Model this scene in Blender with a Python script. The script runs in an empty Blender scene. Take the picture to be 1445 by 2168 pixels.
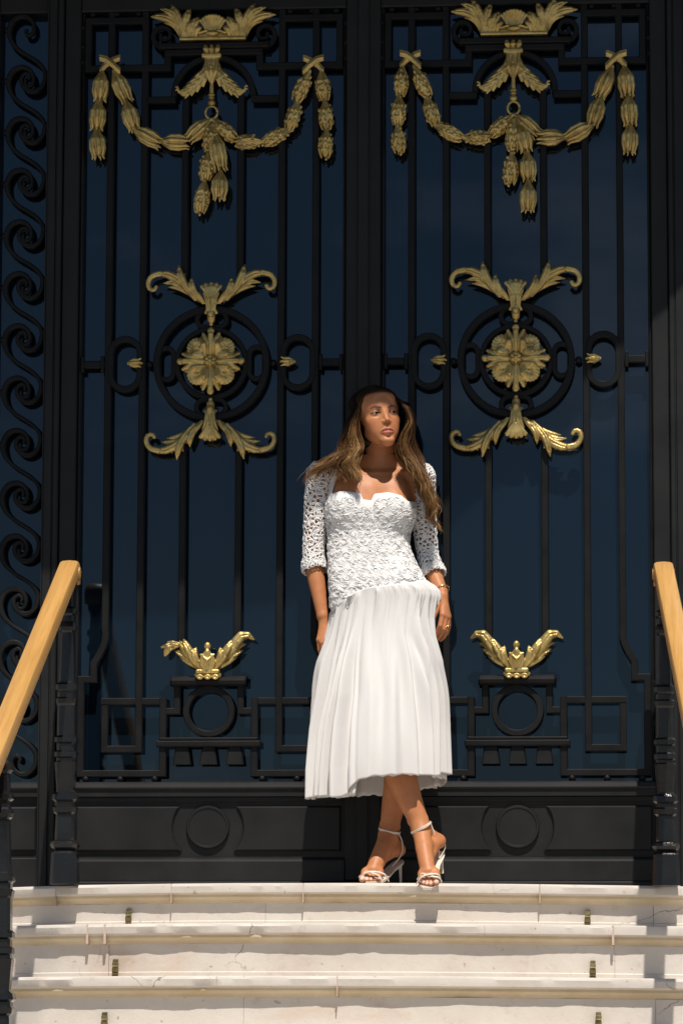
import bpy, math, random
import numpy as np
from mathutils import Vector, Matrix
from mathutils.bvhtree import BVHTree

# ------------------------------------------------------------------ camera
SC = bpy.context.scene
FPX = 8130.0                      # focal length in photo pixels (135 mm lens)
PITCH, YAW, ROLL = [math.radians(a) for a in (8.0, -4.28, 0.16)]
CAM = np.array([0.9194, -13.3, -0.5605])
_f = np.array([math.sin(YAW)*math.cos(PITCH), math.cos(YAW)*math.cos(PITCH), math.sin(PITCH)])
_r0 = np.array([math.cos(YAW), -math.sin(YAW), 0.0]); _u0 = np.cross(_r0, _f)
_r = _r0*math.cos(ROLL) + _u0*math.sin(ROLL); _u = -_r0*math.sin(ROLL) + _u0*math.cos(ROLL)
cam = bpy.data.cameras.new("camera"); cam.lens = 135.0; cam.sensor_fit = 'VERTICAL'
cam.sensor_height = 36.0; cam.sensor_width = 36.0; cam.clip_end = 5000; cam.clip_start = 0.1
cam_ob = bpy.data.objects.new("camera", cam); SC.collection.objects.link(cam_ob)
cam_ob.matrix_world = Matrix(((_r[0], _u[0], -_f[0], CAM[0]), (_r[1], _u[1], -_f[1], CAM[1]), (_r[2], _u[2], -_f[2], CAM[2]), (0, 0, 0, 1)))
SC.camera = cam_ob

def at(px, py, Y=0.0):
    """survey helper: the world point at depth Y on the sight line of a measured position"""
    d = _f*FPX + _r*(px-722.5) + _u*(1084.0-py)
    return CAM + d*((Y-CAM[1])/d[1])

# ------------------------------------------------------------------ sky, sun, exposure
SUN_EL, SUN_AZ = math.radians(63.0), math.radians(11.0)     # high, in front of the door, a little to the right
SUN = np.array([math.sin(SUN_AZ)*math.cos(SUN_EL), -math.cos(SUN_AZ)*math.cos(SUN_EL), math.sin(SUN_EL)])
world = bpy.data.worlds.new("World"); SC.world = world; world.use_nodes = True
_nt = world.node_tree; _bg = _nt.nodes['Background']
_sky = _nt.nodes.new('ShaderNodeTexSky'); _sky.sky_type = 'NISHITA'; _sky.sun_disc = False
_sky.sun_elevation = SUN_EL; _sky.sun_rotation = math.pi - SUN_AZ
_sky.air_density = 1.0; _sky.dust_density = 0.3; _sky.ozone_density = 2.0
_tc = _nt.nodes.new('ShaderNodeTexCoord'); _mp = _nt.nodes.new('ShaderNodeMapping'); _mp.inputs['Scale'].default_value = (1, 1, 3.2)
_cn = _nt.nodes.new('ShaderNodeTexNoise'); _cn.inputs['Scale'].default_value = 5.5; _cn.inputs['Detail'].default_value = 7; _cn.inputs['Roughness'].default_value = 0.58
_cr = _nt.nodes.new('ShaderNodeValToRGB'); _cr.color_ramp.elements[0].position = 0.50; _cr.color_ramp.elements[1].position = 0.72; _cr.color_ramp.elements[1].color = (0.55, 0.55, 0.55, 1)
_mx = _nt.nodes.new('ShaderNodeMix'); _mx.data_type = 'RGBA'; _mx.inputs[7].default_value = (17.0, 17.0, 17.3, 1)      # thin drifting cloud
_nt.links.new(_tc.outputs['Generated'], _mp.inputs[0]); _nt.links.new(_mp.outputs[0], _cn.inputs['Vector']); _nt.links.new(_cn.outputs[0], _cr.inputs[0])
_nt.links.new(_cr.outputs[0], _mx.inputs[0]); _nt.links.new(_sky.outputs[0], _mx.inputs[6])
_nt.links.new(_mx.outputs[2], _bg.inputs[0]); _bg.inputs[1].default_value = 0.05
sun = bpy.data.lights.new("sun", 'SUN'); sun.energy = 5.0; sun.angle = math.radians(0.53); sun.color = (1.0, 0.94, 0.85)
sun_ob = bpy.data.objects.new("sun", sun); SC.collection.objects.link(sun_ob)
sun_ob.rotation_euler = Vector(SUN).to_track_quat('Z', 'Y').to_euler()
sun_ob.location = (3, -8, 12)
SC.view_settings.view_transform = 'Standard'; SC.view_settings.look = 'None'
SC.view_settings.exposure = 0.12; SC.view_settings.gamma = 1.0
SC.render.engine = 'CYCLES'; SC.cycles.use_denoising = True; SC.cycles.max_bounces = 6

# ------------------------------------------------------------------ object helpers
COL = SC.collection
rng = np.random.default_rng(7)
def add(name, me, parent=None, loc=None):
    o = bpy.data.objects.new(name, me); COL.objects.link(o)
    if parent: o.parent = parent
    if loc is not None: o.location = loc
    return o
def empty(name, loc=(0, 0, 0), label=None, cat=None, group=None, kind=None):
    o = bpy.data.objects.new(name, None); COL.objects.link(o); o.location = loc; o.empty_display_size = 0.1
    return tag(o, label, cat, group, kind)
def tag(o, label=None, cat=None, group=None, kind=None):
    if label: o['label'] = label
    if cat: o['category'] = cat
    if group: o['group'] = group
    if kind: o['kind'] = kind
    return o

class MB:
    """collects faces, builds one mesh"""
    def __init__(s): s.v = []; s.f = []; s.n = 0
    def add(s, v, f):
        v = np.asarray(v, float).reshape(-1, 3); s.v.append(v)
        s.f += [tuple(int(i)+s.n for i in q) for q in f]; s.n += len(v)
    def box(s, x0, x1, y0, y1, z0, z1, b=0.0):
        if b <= 0:
            v = [(x, y, z) for z in (z0, z1) for y in (y0, y1) for x in (x0, x1)]
            s.add(v, [(0, 2, 3, 1), (4, 5, 7, 6), (0, 1, 5, 4), (2, 6, 7, 3), (0, 4, 6, 2), (1, 3, 7, 5)])
        else:   # chamfered towards the viewer (front, y0) edges
            v = [(x0, y1, z0), (x1, y1, z0), (x1, y1, z1), (x0, y1, z1), (x0, y0+b, z0), (x1, y0+b, z0), (x1, y0+b, z1), (x0, y0+b, z1),
                 (x0+b, y0, z0+b), (x1-b, y0, z0+b), (x1-b, y0, z1-b), (x0+b, y0, z1-b)]
            s.add(v, [(0, 3, 2, 1)] + [(i, (i+1) % 4, 4+(i+1) % 4, 4+i) for i in range(4)] + [(4+i, 4+(i+1) % 4, 8+(i+1) % 4, 8+i) for i in range(4)] + [(8, 9, 10, 11)])
    def loft(s, rings, close=True, caps=True):
        """rings: list of (k,3) arrays"""
        k = len(rings[0]); n = len(rings); base = []
        f = []
        for i in range(n-1):
            for j in range(k if close else k-1):
                j2 = (j+1) % k
                f.append((i*k+j, i*k+j2, (i+1)*k+j2, (i+1)*k+j))
        if caps:
            f.append(tuple(range(k-1, -1, -1))); f.append(tuple((n-1)*k+j for j in range(k)))
        s.add(np.concatenate(rings), f)
    def path(s, pts, w, y0, y1, ch=0.003, closed=False, wf=None):
        """flat iron bar bent in the door plane along pts (x,z): width w, from y0 (front) to y1, chamfered front edges"""
        p = np.asarray(pts, float); n = len(p)
        if closed:
            a = p-np.roll(p, 1, 0); b = np.roll(p, -1, 0)-p
        else:
            b = np.vstack([p[1:]-p[:-1], p[-1]-p[-2]]); a = np.vstack([p[1]-p[0], p[1:]-p[:-1]])
        a = a/np.linalg.norm(a, axis=1)[:, None]; b = b/np.linalg.norm(b, axis=1)[:, None]
        na = np.stack([-a[:, 1], a[:, 0]], 1); nb = np.stack([-b[:, 1], b[:, 0]], 1)
        m = na+nb; m = m/np.maximum((m*na).sum(1)/1.0, 0.35)[:, None]
        if wf is None: hw = np.full(n, w/2)
        else: hw = np.asarray(wf)/2
        rings = []
        for i in range(n):
            h = hw[i]; c = min(ch, h*0.6)
            prof = [(-h, y1), (-h, y0+c), (-h+c, y0), (h-c, y0), (h, y0+c), (h, y1)]
            rings.append(np.array([(p[i, 0]+m[i, 0]*q, y, p[i, 1]+m[i, 1]*q) for q, y in prof]))
        if closed: rings.append(rings[0])
        s.loft(rings, True, not closed)
    def ball(s, c, r, seg=10, sq=(1, 1, 1)):
        rings = []
        for i in range(1, seg//2):
            t = math.pi*i/(seg//2)
            rings.append(np.array([(c[0]+sq[0]*r*math.sin(t)*math.cos(a), c[1]+sq[1]*r*math.sin(t)*math.sin(a), c[2]+sq[2]*r*math.cos(t)) for a in np.linspace(0, 2*math.pi, seg, endpoint=False)]))
        b = s.n; s.loft(rings, True, False); k = seg
        s.add([(c[0], c[1], c[2]+sq[2]*r), (c[0], c[1], c[2]-sq[2]*r)], [])
        t = s.n-2; last = b+(len(rings)-1)*k
        s.f += [(t, b+(j+1) % k, b+j) for j in range(k)] + [(t+1, last+j, last+(j+1) % k) for j in range(k)]
    def tube(s, pts, rad, k=8, caps=True, flat=None):
        """round tube along 3-D points, radius per point"""
        p = np.asarray(pts, float); n = len(p); rad = np.broadcast_to(np.asarray(rad, float), (n,))
        t = np.gradient(p, axis=0); t /= np.maximum(np.linalg.norm(t, axis=1), 1e-9)[:, None]
        up = np.array([0, 0, 1.0]) if abs(t[0, 2]) < 0.9 else np.array([0, 1.0, 0])
        nrm = np.cross(t[0], up); nrm /= np.linalg.norm(nrm); rings = []
        ang = np.linspace(0, 2*math.pi, k, endpoint=False)
        for i in range(n):
            nrm = nrm-t[i]*(nrm@t[i]); nrm /= max(np.linalg.norm(nrm), 1e-9); bn = np.cross(t[i], nrm)
            rings.append(p[i]+rad[i]*(np.cos(ang)[:, None]*nrm+np.sin(ang)[:, None]*bn))
        s.loft(rings, True, caps)
    def build(s, name, mat, parent=None, smooth=False, loc=None, angle=None):
        me = bpy.data.meshes.new(name)
        me.from_pydata(np.concatenate(s.v).tolist(), [], s.f); me.validate(clean_customdata=False)
        if mat is not None: me.materials.append(mat)
        if smooth:
            me.polygons.foreach_set('use_smooth', [True]*len(me.polygons))
            if angle: me.set_sharp_from_angle(angle=math.radians(angle))
        o = add(name, me, parent, loc); return o

def smoothstep(a, b, x):
    t = np.clip((x-a)/(b-a), 0, 1); return t*t*(3-2*t)
def spline(pts, n):
    """Catmull-Rom through pts (k,d), n samples"""
    p = np.asarray(pts, float); k = len(p)
    q = np.vstack([2*p[0]-p[1], p, 2*p[-1]-p[-2]])
    d = np.r_[0, np.cumsum(np.linalg.norm(np.diff(p, axis=0), axis=1))]
    s = np.linspace(0, d[-1], n); i = np.clip(np.searchsorted(d, s, 'right')-1, 0, k-2)
    u = ((s-d[i])/(d[i+1]-d[i]))[:, None]
    a, b, c, e = q[i], q[i+1], q[i+2], q[i+3]
    return 0.5*(2*b+(c-a)*u+(2*a-5*b+4*c-e)*u**2+(3*b-a-3*c+e)*u**3)
def arc(cx, cz, r, a0, a1, n, rz=None):
    t = np.radians(np.linspace(a0, a1, n)); return np.stack([cx+r*np.cos(t), cz+(rz or r)*np.sin(t)], 1)

# ------------------------------------------------------------------ implicit modelling (cast metal, bodies)
class Field:
    def __init__(s, lo, hi, h):
        s.lo = np.asarray(lo, float); s.h = h; s.n = np.ceil((np.asarray(hi)-s.lo)/h).astype(int)+1
        s.a = np.full(s.n, 1.0, np.float32)
    def win(s, lo, hi):
        i0 = np.clip(np.floor((np.asarray(lo)-s.lo)/s.h).astype(int), 0, s.n); i1 = np.clip(np.ceil((np.asarray(hi)-s.lo)/s.h).astype(int)+1, 0, s.n)
        if (i1 <= i0).any(): return None
        sl = tuple(slice(a, b) for a, b in zip(i0, i1))
        ax = [(s.lo[k]+s.h*np.arange(i0[k], i1[k])).astype(np.float32) for k in range(3)]
        return sl, np.meshgrid(*ax, indexing='ij', sparse=True)
    def blend(s, sl, d, k, op):
        a = s.a[sl]; d = d.astype(np.float32)
        if op == 'sub':
            if k <= 0: s.a[sl] = np.maximum(a, -d)
            else:
                h = np.clip(0.5-0.5*(a+d)/k, 0, 1); s.a[sl] = a*(1-h)-d*h+k*h*(1-h)
        elif k <= 0: s.a[sl] = np.minimum(a, d)
        else:
            h = np.clip(0.5+0.5*(a-d)/k, 0, 1); s.a[sl] = a*(1-h)+d*h-k*h*(1-h)
    def ell(s, c, r, k=0.0, op='add', M=None):
        """ellipsoid; M = 3x3 rows are its axes"""
        c = np.asarray(c, float); r = np.broadcast_to(np.asarray(r, float), (3,)); m = r.max()*(1.0 if M is not None else 0)+2*s.h+k*1.5+0.004
        w = s.win(c-r-m, c+r+m)
        if w is None: return s
        sl, (X, Y, Z) = w; X = X-c[0]; Y = Y-c[1]; Z = Z-c[2]
        if M is not None:
            M = np.asarray(M); X, Y, Z = M[0, 0]*X+M[0, 1]*Y+M[0, 2]*Z, M[1, 0]*X+M[1, 1]*Y+M[1, 2]*Z, M[2, 0]*X+M[2, 1]*Y+M[2, 2]*Z
        k0 = np.sqrt((X/r[0])**2+(Y/r[1])**2+(Z/r[2])**2)
        k1 = np.sqrt((X/r[0]**2)**2+(Y/r[1]**2)**2+(Z/r[2]**2)**2)
        s.blend(sl, k0*(k0-1)/np.maximum(k1, 1e-6), k, op); return s
    def cone(s, p, q, r0, r1, k=0.0, op='add', sy=1.0):
        """tapered capsule from p to q; sy > 1 flattens it along y"""
        p = np.asarray(p, float); q = np.asarray(q, float); m = max(r0, r1)+2*s.h+k*1.5+0.004
        w = s.win(np.minimum(p, q)-m, np.maximum(p, q)+m)
        if w is None: return s
        sl, (X, Y, Z) = w; d = q-p; ds = d*np.array([1, sy, 1]); L = max(ds@ds, 1e-12)
        px = X-p[0]; py = (Y-p[1])*sy; pz = Z-p[2]
        t = np.clip((px*ds[0]+py*ds[1]+pz*ds[2])/L, 0, 1)
        dd = np.sqrt((px-t*ds[0])**2+(py-t*ds[1])**2+(pz-t*ds[2])**2)-(r0+(r1-r0)*t)
        s.blend(sl, dd, k, op); return s
    def chain(s, pts, rad, k=0.004, op='add', sy=1.0):
        """a limb: tapered capsules through pts, blended in as one piece"""
        P = np.asarray(pts, float); m = max(rad)+2*s.h+k*1.5+0.004
        w = s.win(P.min(0)-m, P.max(0)+m)
        if w is None: return s
        sl, (X, Y, Z) = w; best = None
        for i in range(len(P)-1):
            p = P[i]; ds = (P[i+1]-p)*np.array([1, sy, 1]); L = max(ds@ds, 1e-12)
            px = X-p[0]; py = (Y-p[1])*sy; pz = Z-p[2]
            t = np.clip((px*ds[0]+py*ds[1]+pz*ds[2])/L, 0, 1)
            dd = np.sqrt((px-t*ds[0])**2+(py-t*ds[1])**2+(pz-t*ds[2])**2)-(rad[i]+(rad[i+1]-rad[i])*t)
            best = dd if best is None else np.minimum(best, dd)
        s.blend(sl, best, k, op); return s
    def box(s, lo, hi, k=0.0, op='add', r=0.0):
        lo = np.asarray(lo, float); hi = np.asarray(hi, float); m = 2*s.h+k*1.5+0.004
        w = s.win(lo-m, hi+m)
        if w is None: return s
        sl, (X, Y, Z) = w; c = (lo+hi)/2; e = (hi-lo)/2-r
        a, b, g = abs(X-c[0])-e[0], abs(Y-c[1])-e[1], abs(Z-c[2])-e[2]
        d = np.sqrt(np.maximum(a, 0)**2+np.maximum(b, 0)**2+np.maximum(g, 0)**2)+np.minimum(np.maximum(np.maximum(a, b), g), 0)-r
        s.blend(sl, d, k, op); return s
    def verts_faces(s):
        """surface nets"""
        a = s.a; ins = a < 0
        c = ins[:-1, :-1, :-1].astype(np.int8)
        cnt = np.zeros(np.array(a.shape)-1, np.int8)
        for dx in (0, 1):
            for dy in (0, 1):
                for dz in (0, 1):
                    cnt += ins[dx:a.shape[0]-1+dx, dy:a.shape[1]-1+dy, dz:a.shape[2]-1+dz]
        I, J, K = np.nonzero((cnt > 0) & (cnt < 8))
        idx = np.full(cnt.shape, -1, np.int32); idx[I, J, K] = np.arange(len(I))
        acc = np.zeros((len(I), 3)); num = np.zeros(len(I))
        cor = [(dx, dy, dz) for dx in (0, 1) for dy in (0, 1) for dz in (0, 1)]
        val = {o: a[I+o[0], J+o[1], K+o[2]] for o in cor}
        for o in cor:
            for ax in range(3):
                if o[ax] == 0:
                    q = list(o); q[ax] = 1; q = tuple(q); va, vb = val[o], val[q]
                    m = (va < 0) != (vb < 0); t = np.where(m, va/np.where(va == vb, 1, va-vb), 0)
                    P = np.array(o, float)[None, :].repeat(len(I), 0); P[:, ax] += t
                    acc[m] += P[m]; num[m] += 1
        V = s.lo+s.h*(np.stack([I, J, K], 1)+acc/num[:, None])
        Fs = []
        for ax in range(3):
            b1, b2 = (ax+1) % 3, (ax+2) % 3
            sl0 = [slice(None)]*3; sl1 = [slice(None)]*3; sl0[ax] = slice(0, -1); sl1[ax] = slice(1, None)
            A, B = ins[tuple(sl0)], ins[tuple(sl1)]
            for flip in (False, True):
                m = (A & ~B) if not flip else (~A & B)
                e = np.stack(np.nonzero(m), 1)
                e = e[(e[:, b1] > 0) & (e[:, b2] > 0) & (e[:, b1] < a.shape[b1]-1) & (e[:, b2] < a.shape[b2]-1)]
                if not len(e): continue
                d1 = np.zeros(3, int); d1[b1] = 1; d2 = np.zeros(3, int); d2[b2] = 1
                q = [e, e-d1, e-d1-d2, e-d2]
                q = np.stack([idx[t[:, 0], t[:, 1], t[:, 2]] for t in q], 1)
                Fs.append(q[:, ::-1] if flip else q)
        Fa = np.concatenate(Fs) if Fs else np.zeros((0, 4), int)
        return V, Fa[(Fa >= 0).all(1)]
    def build(s, name, mat, parent=None, smooth_it=0, loc=None):
        V, Fa = s.verts_faces()
        for _ in range(smooth_it): V = relax(V, Fa)
        return raw_mesh(name, V, Fa, mat, parent, loc)
def relax(V, Fa, lam=0.5, fixed=None):
    S = np.zeros_like(V); C = np.zeros(len(V))
    for i in range(4):
        j = (i+1) % 4
        for c in range(3):
            S[:, c] += np.bincount(Fa[:, i], V[Fa[:, j], c], len(V))+np.bincount(Fa[:, j], V[Fa[:, i], c], len(V))
        C += np.bincount(Fa[:, i], minlength=len(V))+np.bincount(Fa[:, j], minlength=len(V))
    w = lam*(C > 0)
    if fixed is not None: w = w*(~fixed)
    return V+(S/np.maximum(C, 1)[:, None]-V)*w[:, None]
def border(V, Fa):
    """vertices on an open edge"""
    E = np.concatenate([Fa[:, [i, (i+1) % 4]] for i in range(4)]); E.sort(1); key = E[:, 0].astype(np.int64)*len(V)+E[:, 1]
    u, c = np.unique(key, return_counts=True); b = np.zeros(len(V), bool); u = u[c == 1]; b[u//len(V)] = True; b[u % len(V)] = True
    return b
def raw_mesh(name, V, Fa, mat, parent=None, loc=None, col=None, smooth=True):
    me = bpy.data.meshes.new(name); k = Fa.shape[1]
    me.vertices.add(len(V)); me.vertices.foreach_set('co', np.asarray(V, np.float32).ravel())
    me.loops.add(len(Fa)*k); me.loops.foreach_set('vertex_index', np.asarray(Fa, np.int32).ravel())
    me.polygons.add(len(Fa)); me.polygons.foreach_set('loop_start', np.arange(0, len(Fa)*k, k, dtype=np.int32))
    if smooth: me.polygons.foreach_set('use_smooth', np.ones(len(Fa), bool))
    if col is not None:
        at_ = me.color_attributes.new('tint', 'FLOAT_COLOR', 'POINT')
        at_.data.foreach_set('color', np.asarray(np.c_[col, np.ones(len(V))], np.float32).ravel())
    me.update(calc_edges=True); me.validate(clean_customdata=False)
    if mat is not None: me.materials.append(mat)
    return add(name, me, parent, loc)

# ------------------------------------------------------------------ materials
def new_mat(name):
    m = bpy.data.materials.new(name); m.use_nodes = True; nt = m.node_tree
    return m, nt, nt.nodes['Principled BSDF']
def noise(nt, scale, detail=4, rough=0.55, coord=None, dist=0.0):
    n = nt.nodes.new('ShaderNodeTexNoise'); n.inputs['Scale'].default_value = scale; n.inputs['Detail'].default_value = detail
    n.inputs['Roughness'].default_value = rough; n.inputs['Distortion'].default_value = dist
    if coord is not None: nt.links.new(coord, n.inputs['Vector'])
    return n
def ramp(nt, fac, stops):
    r = nt.nodes.new('ShaderNodeValToRGB'); e = r.color_ramp.elements
    while len(e) < len(stops): e.new(0.5)
    for i, (p, c) in enumerate(stops):
        e[i].position = p; e[i].color = tuple(c)+(1,) if len(c) == 3 else c
    nt.links.new(fac, r.inputs[0]); return r.outputs[0]
def bump(nt, bsdf, height, strength, dist=0.01, prev=None):
    b = nt.nodes.new('ShaderNodeBump'); b.inputs['Strength'].default_value = strength; b.inputs['Distance'].default_value = dist
    nt.links.new(height, b.inputs['Height'])
    if prev is not None: nt.links.new(prev, b.inputs['Normal'])
    nt.links.new(b.outputs[0], bsdf.inputs['Normal']); return b.outputs[0]
def objco(nt, scale=(1, 1, 1)):
    t = nt.nodes.new('ShaderNodeNewGeometry'); m = nt.nodes.new('ShaderNodeMapping'); m.inputs['Scale'].default_value = scale
    nt.links.new(t.outputs['Position'], m.inputs['Vector']); return m.outputs[0]
def mixc(nt, fac, a, b, typ='MIX'):
    m = nt.nodes.new('ShaderNodeMix'); m.data_type = 'RGBA'; m.blend_type = typ
    for s_, v in ((0, fac), (6, a), (7, b)):
        if isinstance(v, (int, float)): m.inputs[s_].default_value = v
        elif isinstance(v, tuple): m.inputs[s_].default_value = v+(1,)
        else: nt.links.new(v, m.inputs[s_])
    return m.outputs[2]
def coloured(name, c0, c1, scale, rough, metal=0.0, bs=0.15, bscale=None, bd=0.002, spec=0.5, rvar=0.1):
    m, nt, b = new_mat(name); co = objco(nt)
    n = noise(nt, scale, 5, 0.6, co)
    nt.links.new(ramp(nt, n.outputs[0], [(0.3, c0), (0.7, c1)]), b.inputs['Base Color'])
    n2 = noise(nt, bscale or scale*8, 3, 0.6, co)
    mr = nt.nodes.new('ShaderNodeMapRange'); mr.inputs[3].default_value = rough-rvar; mr.inputs[4].default_value = rough+rvar
    nt.links.new(n.outputs[0], mr.inputs[0]); nt.links.new(mr.outputs[0], b.inputs['Roughness'])
    b.inputs['Metallic'].default_value = metal; b.inputs['Specular IOR Level'].default_value = spec
    if bs: bump(nt, b, n2.outputs[0], bs, bd)
    return m
M_IRON = coloured('iron_paint', (0.007, 0.007, 0.0072), (0.0125, 0.0125, 0.0128), 9, 0.5, 0, 0.25, 160, 0.001, 0.15)
M_GLOSS = coloured('gloss_black_paint', (0.007, 0.007, 0.008), (0.012, 0.012, 0.012), 12, 0.17, 0, 0.35, 90, 0.002, 0.5, 0.08)
M_PANEL = coloured('door_paint', (0.010, 0.010, 0.0104), (0.0165, 0.0165, 0.017), 6, 0.5, 0, 0.3, 220, 0.001, 0.22)
M_BRASS = coloured('aged_brass', (0.10, 0.085, 0.04), (0.24, 0.2, 0.1), 60, 0.42, 0.85, 0.3, 300, 0.001)

def make_gold():
    m, nt, b = new_mat('gilding'); co = objco(nt)
    n = noise(nt, 14, 6, 0.65, co)
    c = ramp(nt, n.outputs[0], [(0.25, (0.26, 0.175, 0.055)), (0.45, (0.56, 0.40, 0.135)), (0.7, (0.74, 0.56, 0.22))])
    n3 = noise(nt, 45, 4, 0.6, co)                      # grey-green tarnish in patches
    c = mixc(nt, ramp(nt, n3.outputs[0], [(0.5, (0, 0, 0)), (0.68, (0.5, 0.5, 0.5))]), c, (0.17, 0.16, 0.11))
    nt.links.new(c, b.inputs['Base Color'])
    b.inputs['Metallic'].default_value = 0.72; b.inputs['Roughness'].default_value = 0.4
    n2 = noise(nt, 240, 4, 0.6, co); p_ = bump(nt, b, n2.outputs[0], 0.3, 0.002); bump(nt, b, noise(nt, 75, 3, 0.6, co).outputs[0], 0.45, 0.004, p_)
    return m
M_GOLD = make_gold()

def make_glass():
    m, nt, b = new_mat('tinted_pane'); co = objco(nt)
    n = noise(nt, 0.9, 3, 0.5, co)
    nt.links.new(ramp(nt, n.outputs[0], [(0.3, (0.0026, 0.0062, 0.012)), (0.7, (0.0042, 0.0085, 0.0145))]), b.inputs['Base Color'])
    b.inputs['Roughness'].default_value = 0.015; b.inputs['IOR'].default_value = 1.5
    b.inputs['Specular IOR Level'].default_value = 0.85; b.inputs['Specular Tint'].default_value = (0.52, 0.67, 0.83, 1)
    n2 = noise(nt, 1.7, 2, 0.5, co); bump(nt, b, n2.outputs[0], 0.02, 0.02)
    return m
M_GLASS = make_glass()

def make_stone(name='limestone', seed=0.0):
    m, nt, b = new_mat(name); co = objco(nt)
    n1 = noise(nt, 2.2, 8, 0.6, co); n2 = noise(nt, 14, 8, 0.7, co); n3 = noise(nt, 120, 4, 0.6, co)
    c = ramp(nt, n1.outputs[0], [(0.28, (0.44, 0.345, 0.275)), (0.43, (0.55, 0.49, 0.43)), (0.60, (0.60, 0.55, 0.49)), (0.8, (0.46, 0.42, 0.37))])
    c = mixc(nt, 0.5, c, ramp(nt, n2.outputs[0], [(0.25, (0.38, 0.30, 0.24)), (0.42, (0.58, 0.53, 0.48)), (0.7, (0.63, 0.59, 0.54))]))
    # rusty run-off and pinkish patches
    st = objco(nt, (1.4, 1.4, 5.0)); n4 = noise(nt, 1.6, 6, 0.6, st, 0.4)
    c = mixc(nt, ramp(nt, n4.outputs[0], [(0.60, (0, 0, 0)), (0.78, (0.55, 0.55, 0.55))]), c, (0.50, 0.33, 0.22))
    # hairline cracks
    v = nt.nodes.new('ShaderNodeTexVoronoi'); v.feature = 'DISTANCE_TO_EDGE'; v.inputs['Scale'].default_value = 3.1
    dn = noise(nt, 7, 4, 0.6, co); va = nt.nodes.new('ShaderNodeVectorMath'); va.operation = 'MULTIPLY_ADD'
    nt.links.new(dn.outputs['Color'], va.inputs[0]); va.inputs[1].default_value = (0.12, 0.12, 0.12); nt.links.new(co, va.inputs[2]); nt.links.new(va.outputs[0], v.inputs['Vector'])
    crack = ramp(nt, v.outputs['Distance'], [(0.0, (1, 1, 1)), (0.008, (0, 0, 0))])
    gate = ramp(nt, noise(nt, 2.7, 2, 0.5, co).outputs[0], [(0.55, (0, 0, 0)), (0.62, (1, 1, 1))])
    cf = mixc(nt, 1.0, crack, gate, 'MULTIPLY')
    c = mixc(nt, cf, c, (0.22, 0.15, 0.11))
    sp = noise(nt, 46, 2, 0.5, co)
    c = mixc(nt, ramp(nt, sp.outputs[0], [(0.70, (0, 0, 0)), (0.76, (0.6, 0.6, 0.6))]), c, (0.25, 0.18, 0.13))
    nt.links.new(c, b.inputs['Base Color']); b.inputs['Roughness'].default_value = 0.72; b.inputs['Specular IOR Level'].default_value = 0.3
    p = bump(nt, b, n2.outputs[0], 0.35, 0.006); bump(nt, b, n3.outputs[0], 0.25, 0.002, p)
    return m
M_STONE = make_stone()
M_MORTAR = coloured('pink_mortar', (0.46, 0.33, 0.26), (0.58, 0.46, 0.38), 40, 0.85, 0, 0.5, 180, 0.003)
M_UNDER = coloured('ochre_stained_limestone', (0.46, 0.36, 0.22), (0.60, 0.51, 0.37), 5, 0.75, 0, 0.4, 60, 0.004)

def make_wood():
    m, nt, b = new_mat('varnished_oak'); tc = nt.nodes.new('ShaderNodeTexCoord')
    mr = nt.nodes.new('ShaderNodeMapping'); mr.inputs['Rotation'].default_value = (-0.4636, 0, 0); nt.links.new(tc.outputs['Object'], mr.inputs[0])   # grain runs down the slope
    mp = nt.nodes.new('ShaderNodeMapping'); mp.inputs['Scale'].default_value = (34, 1.3, 34); nt.links.new(mr.outputs[0], mp.inputs[0])
    n = noise(nt, 1.2, 8, 0.65, mp.outputs[0], 0.6)
    mp2 = nt.nodes.new('ShaderNodeMapping'); mp2.inputs['Scale'].default_value = (190, 5, 190); nt.links.new(mr.outputs[0], mp2.inputs[0])
    n2 = noise(nt, 1.0, 3, 0.6, mp2.outputs[0])
    c = ramp(nt, n.outputs[0], [(0.3, (0.44, 0.225, 0.062)), (0.5, (0.52, 0.285, 0.088)), (0.7, (0.57, 0.33, 0.115))])
    c = mixc(nt, ramp(nt, n2.outputs[0], [(0.36, (0.4, 0.4, 0.4)), (0.5, (0, 0, 0))]), c, (0.36, 0.17, 0.045))
    nt.links.new(c, b.inputs['Base Color']); b.inputs['Roughness'].default_value = 0.4; b.inputs['Coat Weight'].default_value = 0.15
    bump(nt, b, n2.outputs[0], 0.25, 0.002); return m
M_WOOD = make_wood()
M_WALL = coloured('pale_render', (0.40, 0.37, 0.33), (0.5, 0.47, 0.42), 2, 0.85, 0, 0.4, 40, 0.006)
M_PAVE = coloured('grey_paving', (0.16, 0.155, 0.15), (0.24, 0.23, 0.22), 3, 0.85, 0, 0.4, 40, 0.006)

# ================================================================== GROUND AND STEPS
g = MB(); g.add([(-400, -900, -0.90), (400, -900, -0.90), (400, 30, -0.90), (-400, 30, -0.90)], [(0, 1, 2, 3)])
tag(g.build('plaza_ground', M_PAVE), 'grey paved plaza in front of the steps', kind='structure')

stairs = empty('stone_stairs', (0, -0.6, 0), 'worn cream limestone entrance steps with moulded nosings and pinkish repairs', 'stairs')
def place(o, parent):          # children keep world coordinates
    o.parent = parent; o.matrix_parent_inverse = Matrix.Translation(-Vector(parent.location)); return o
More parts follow.
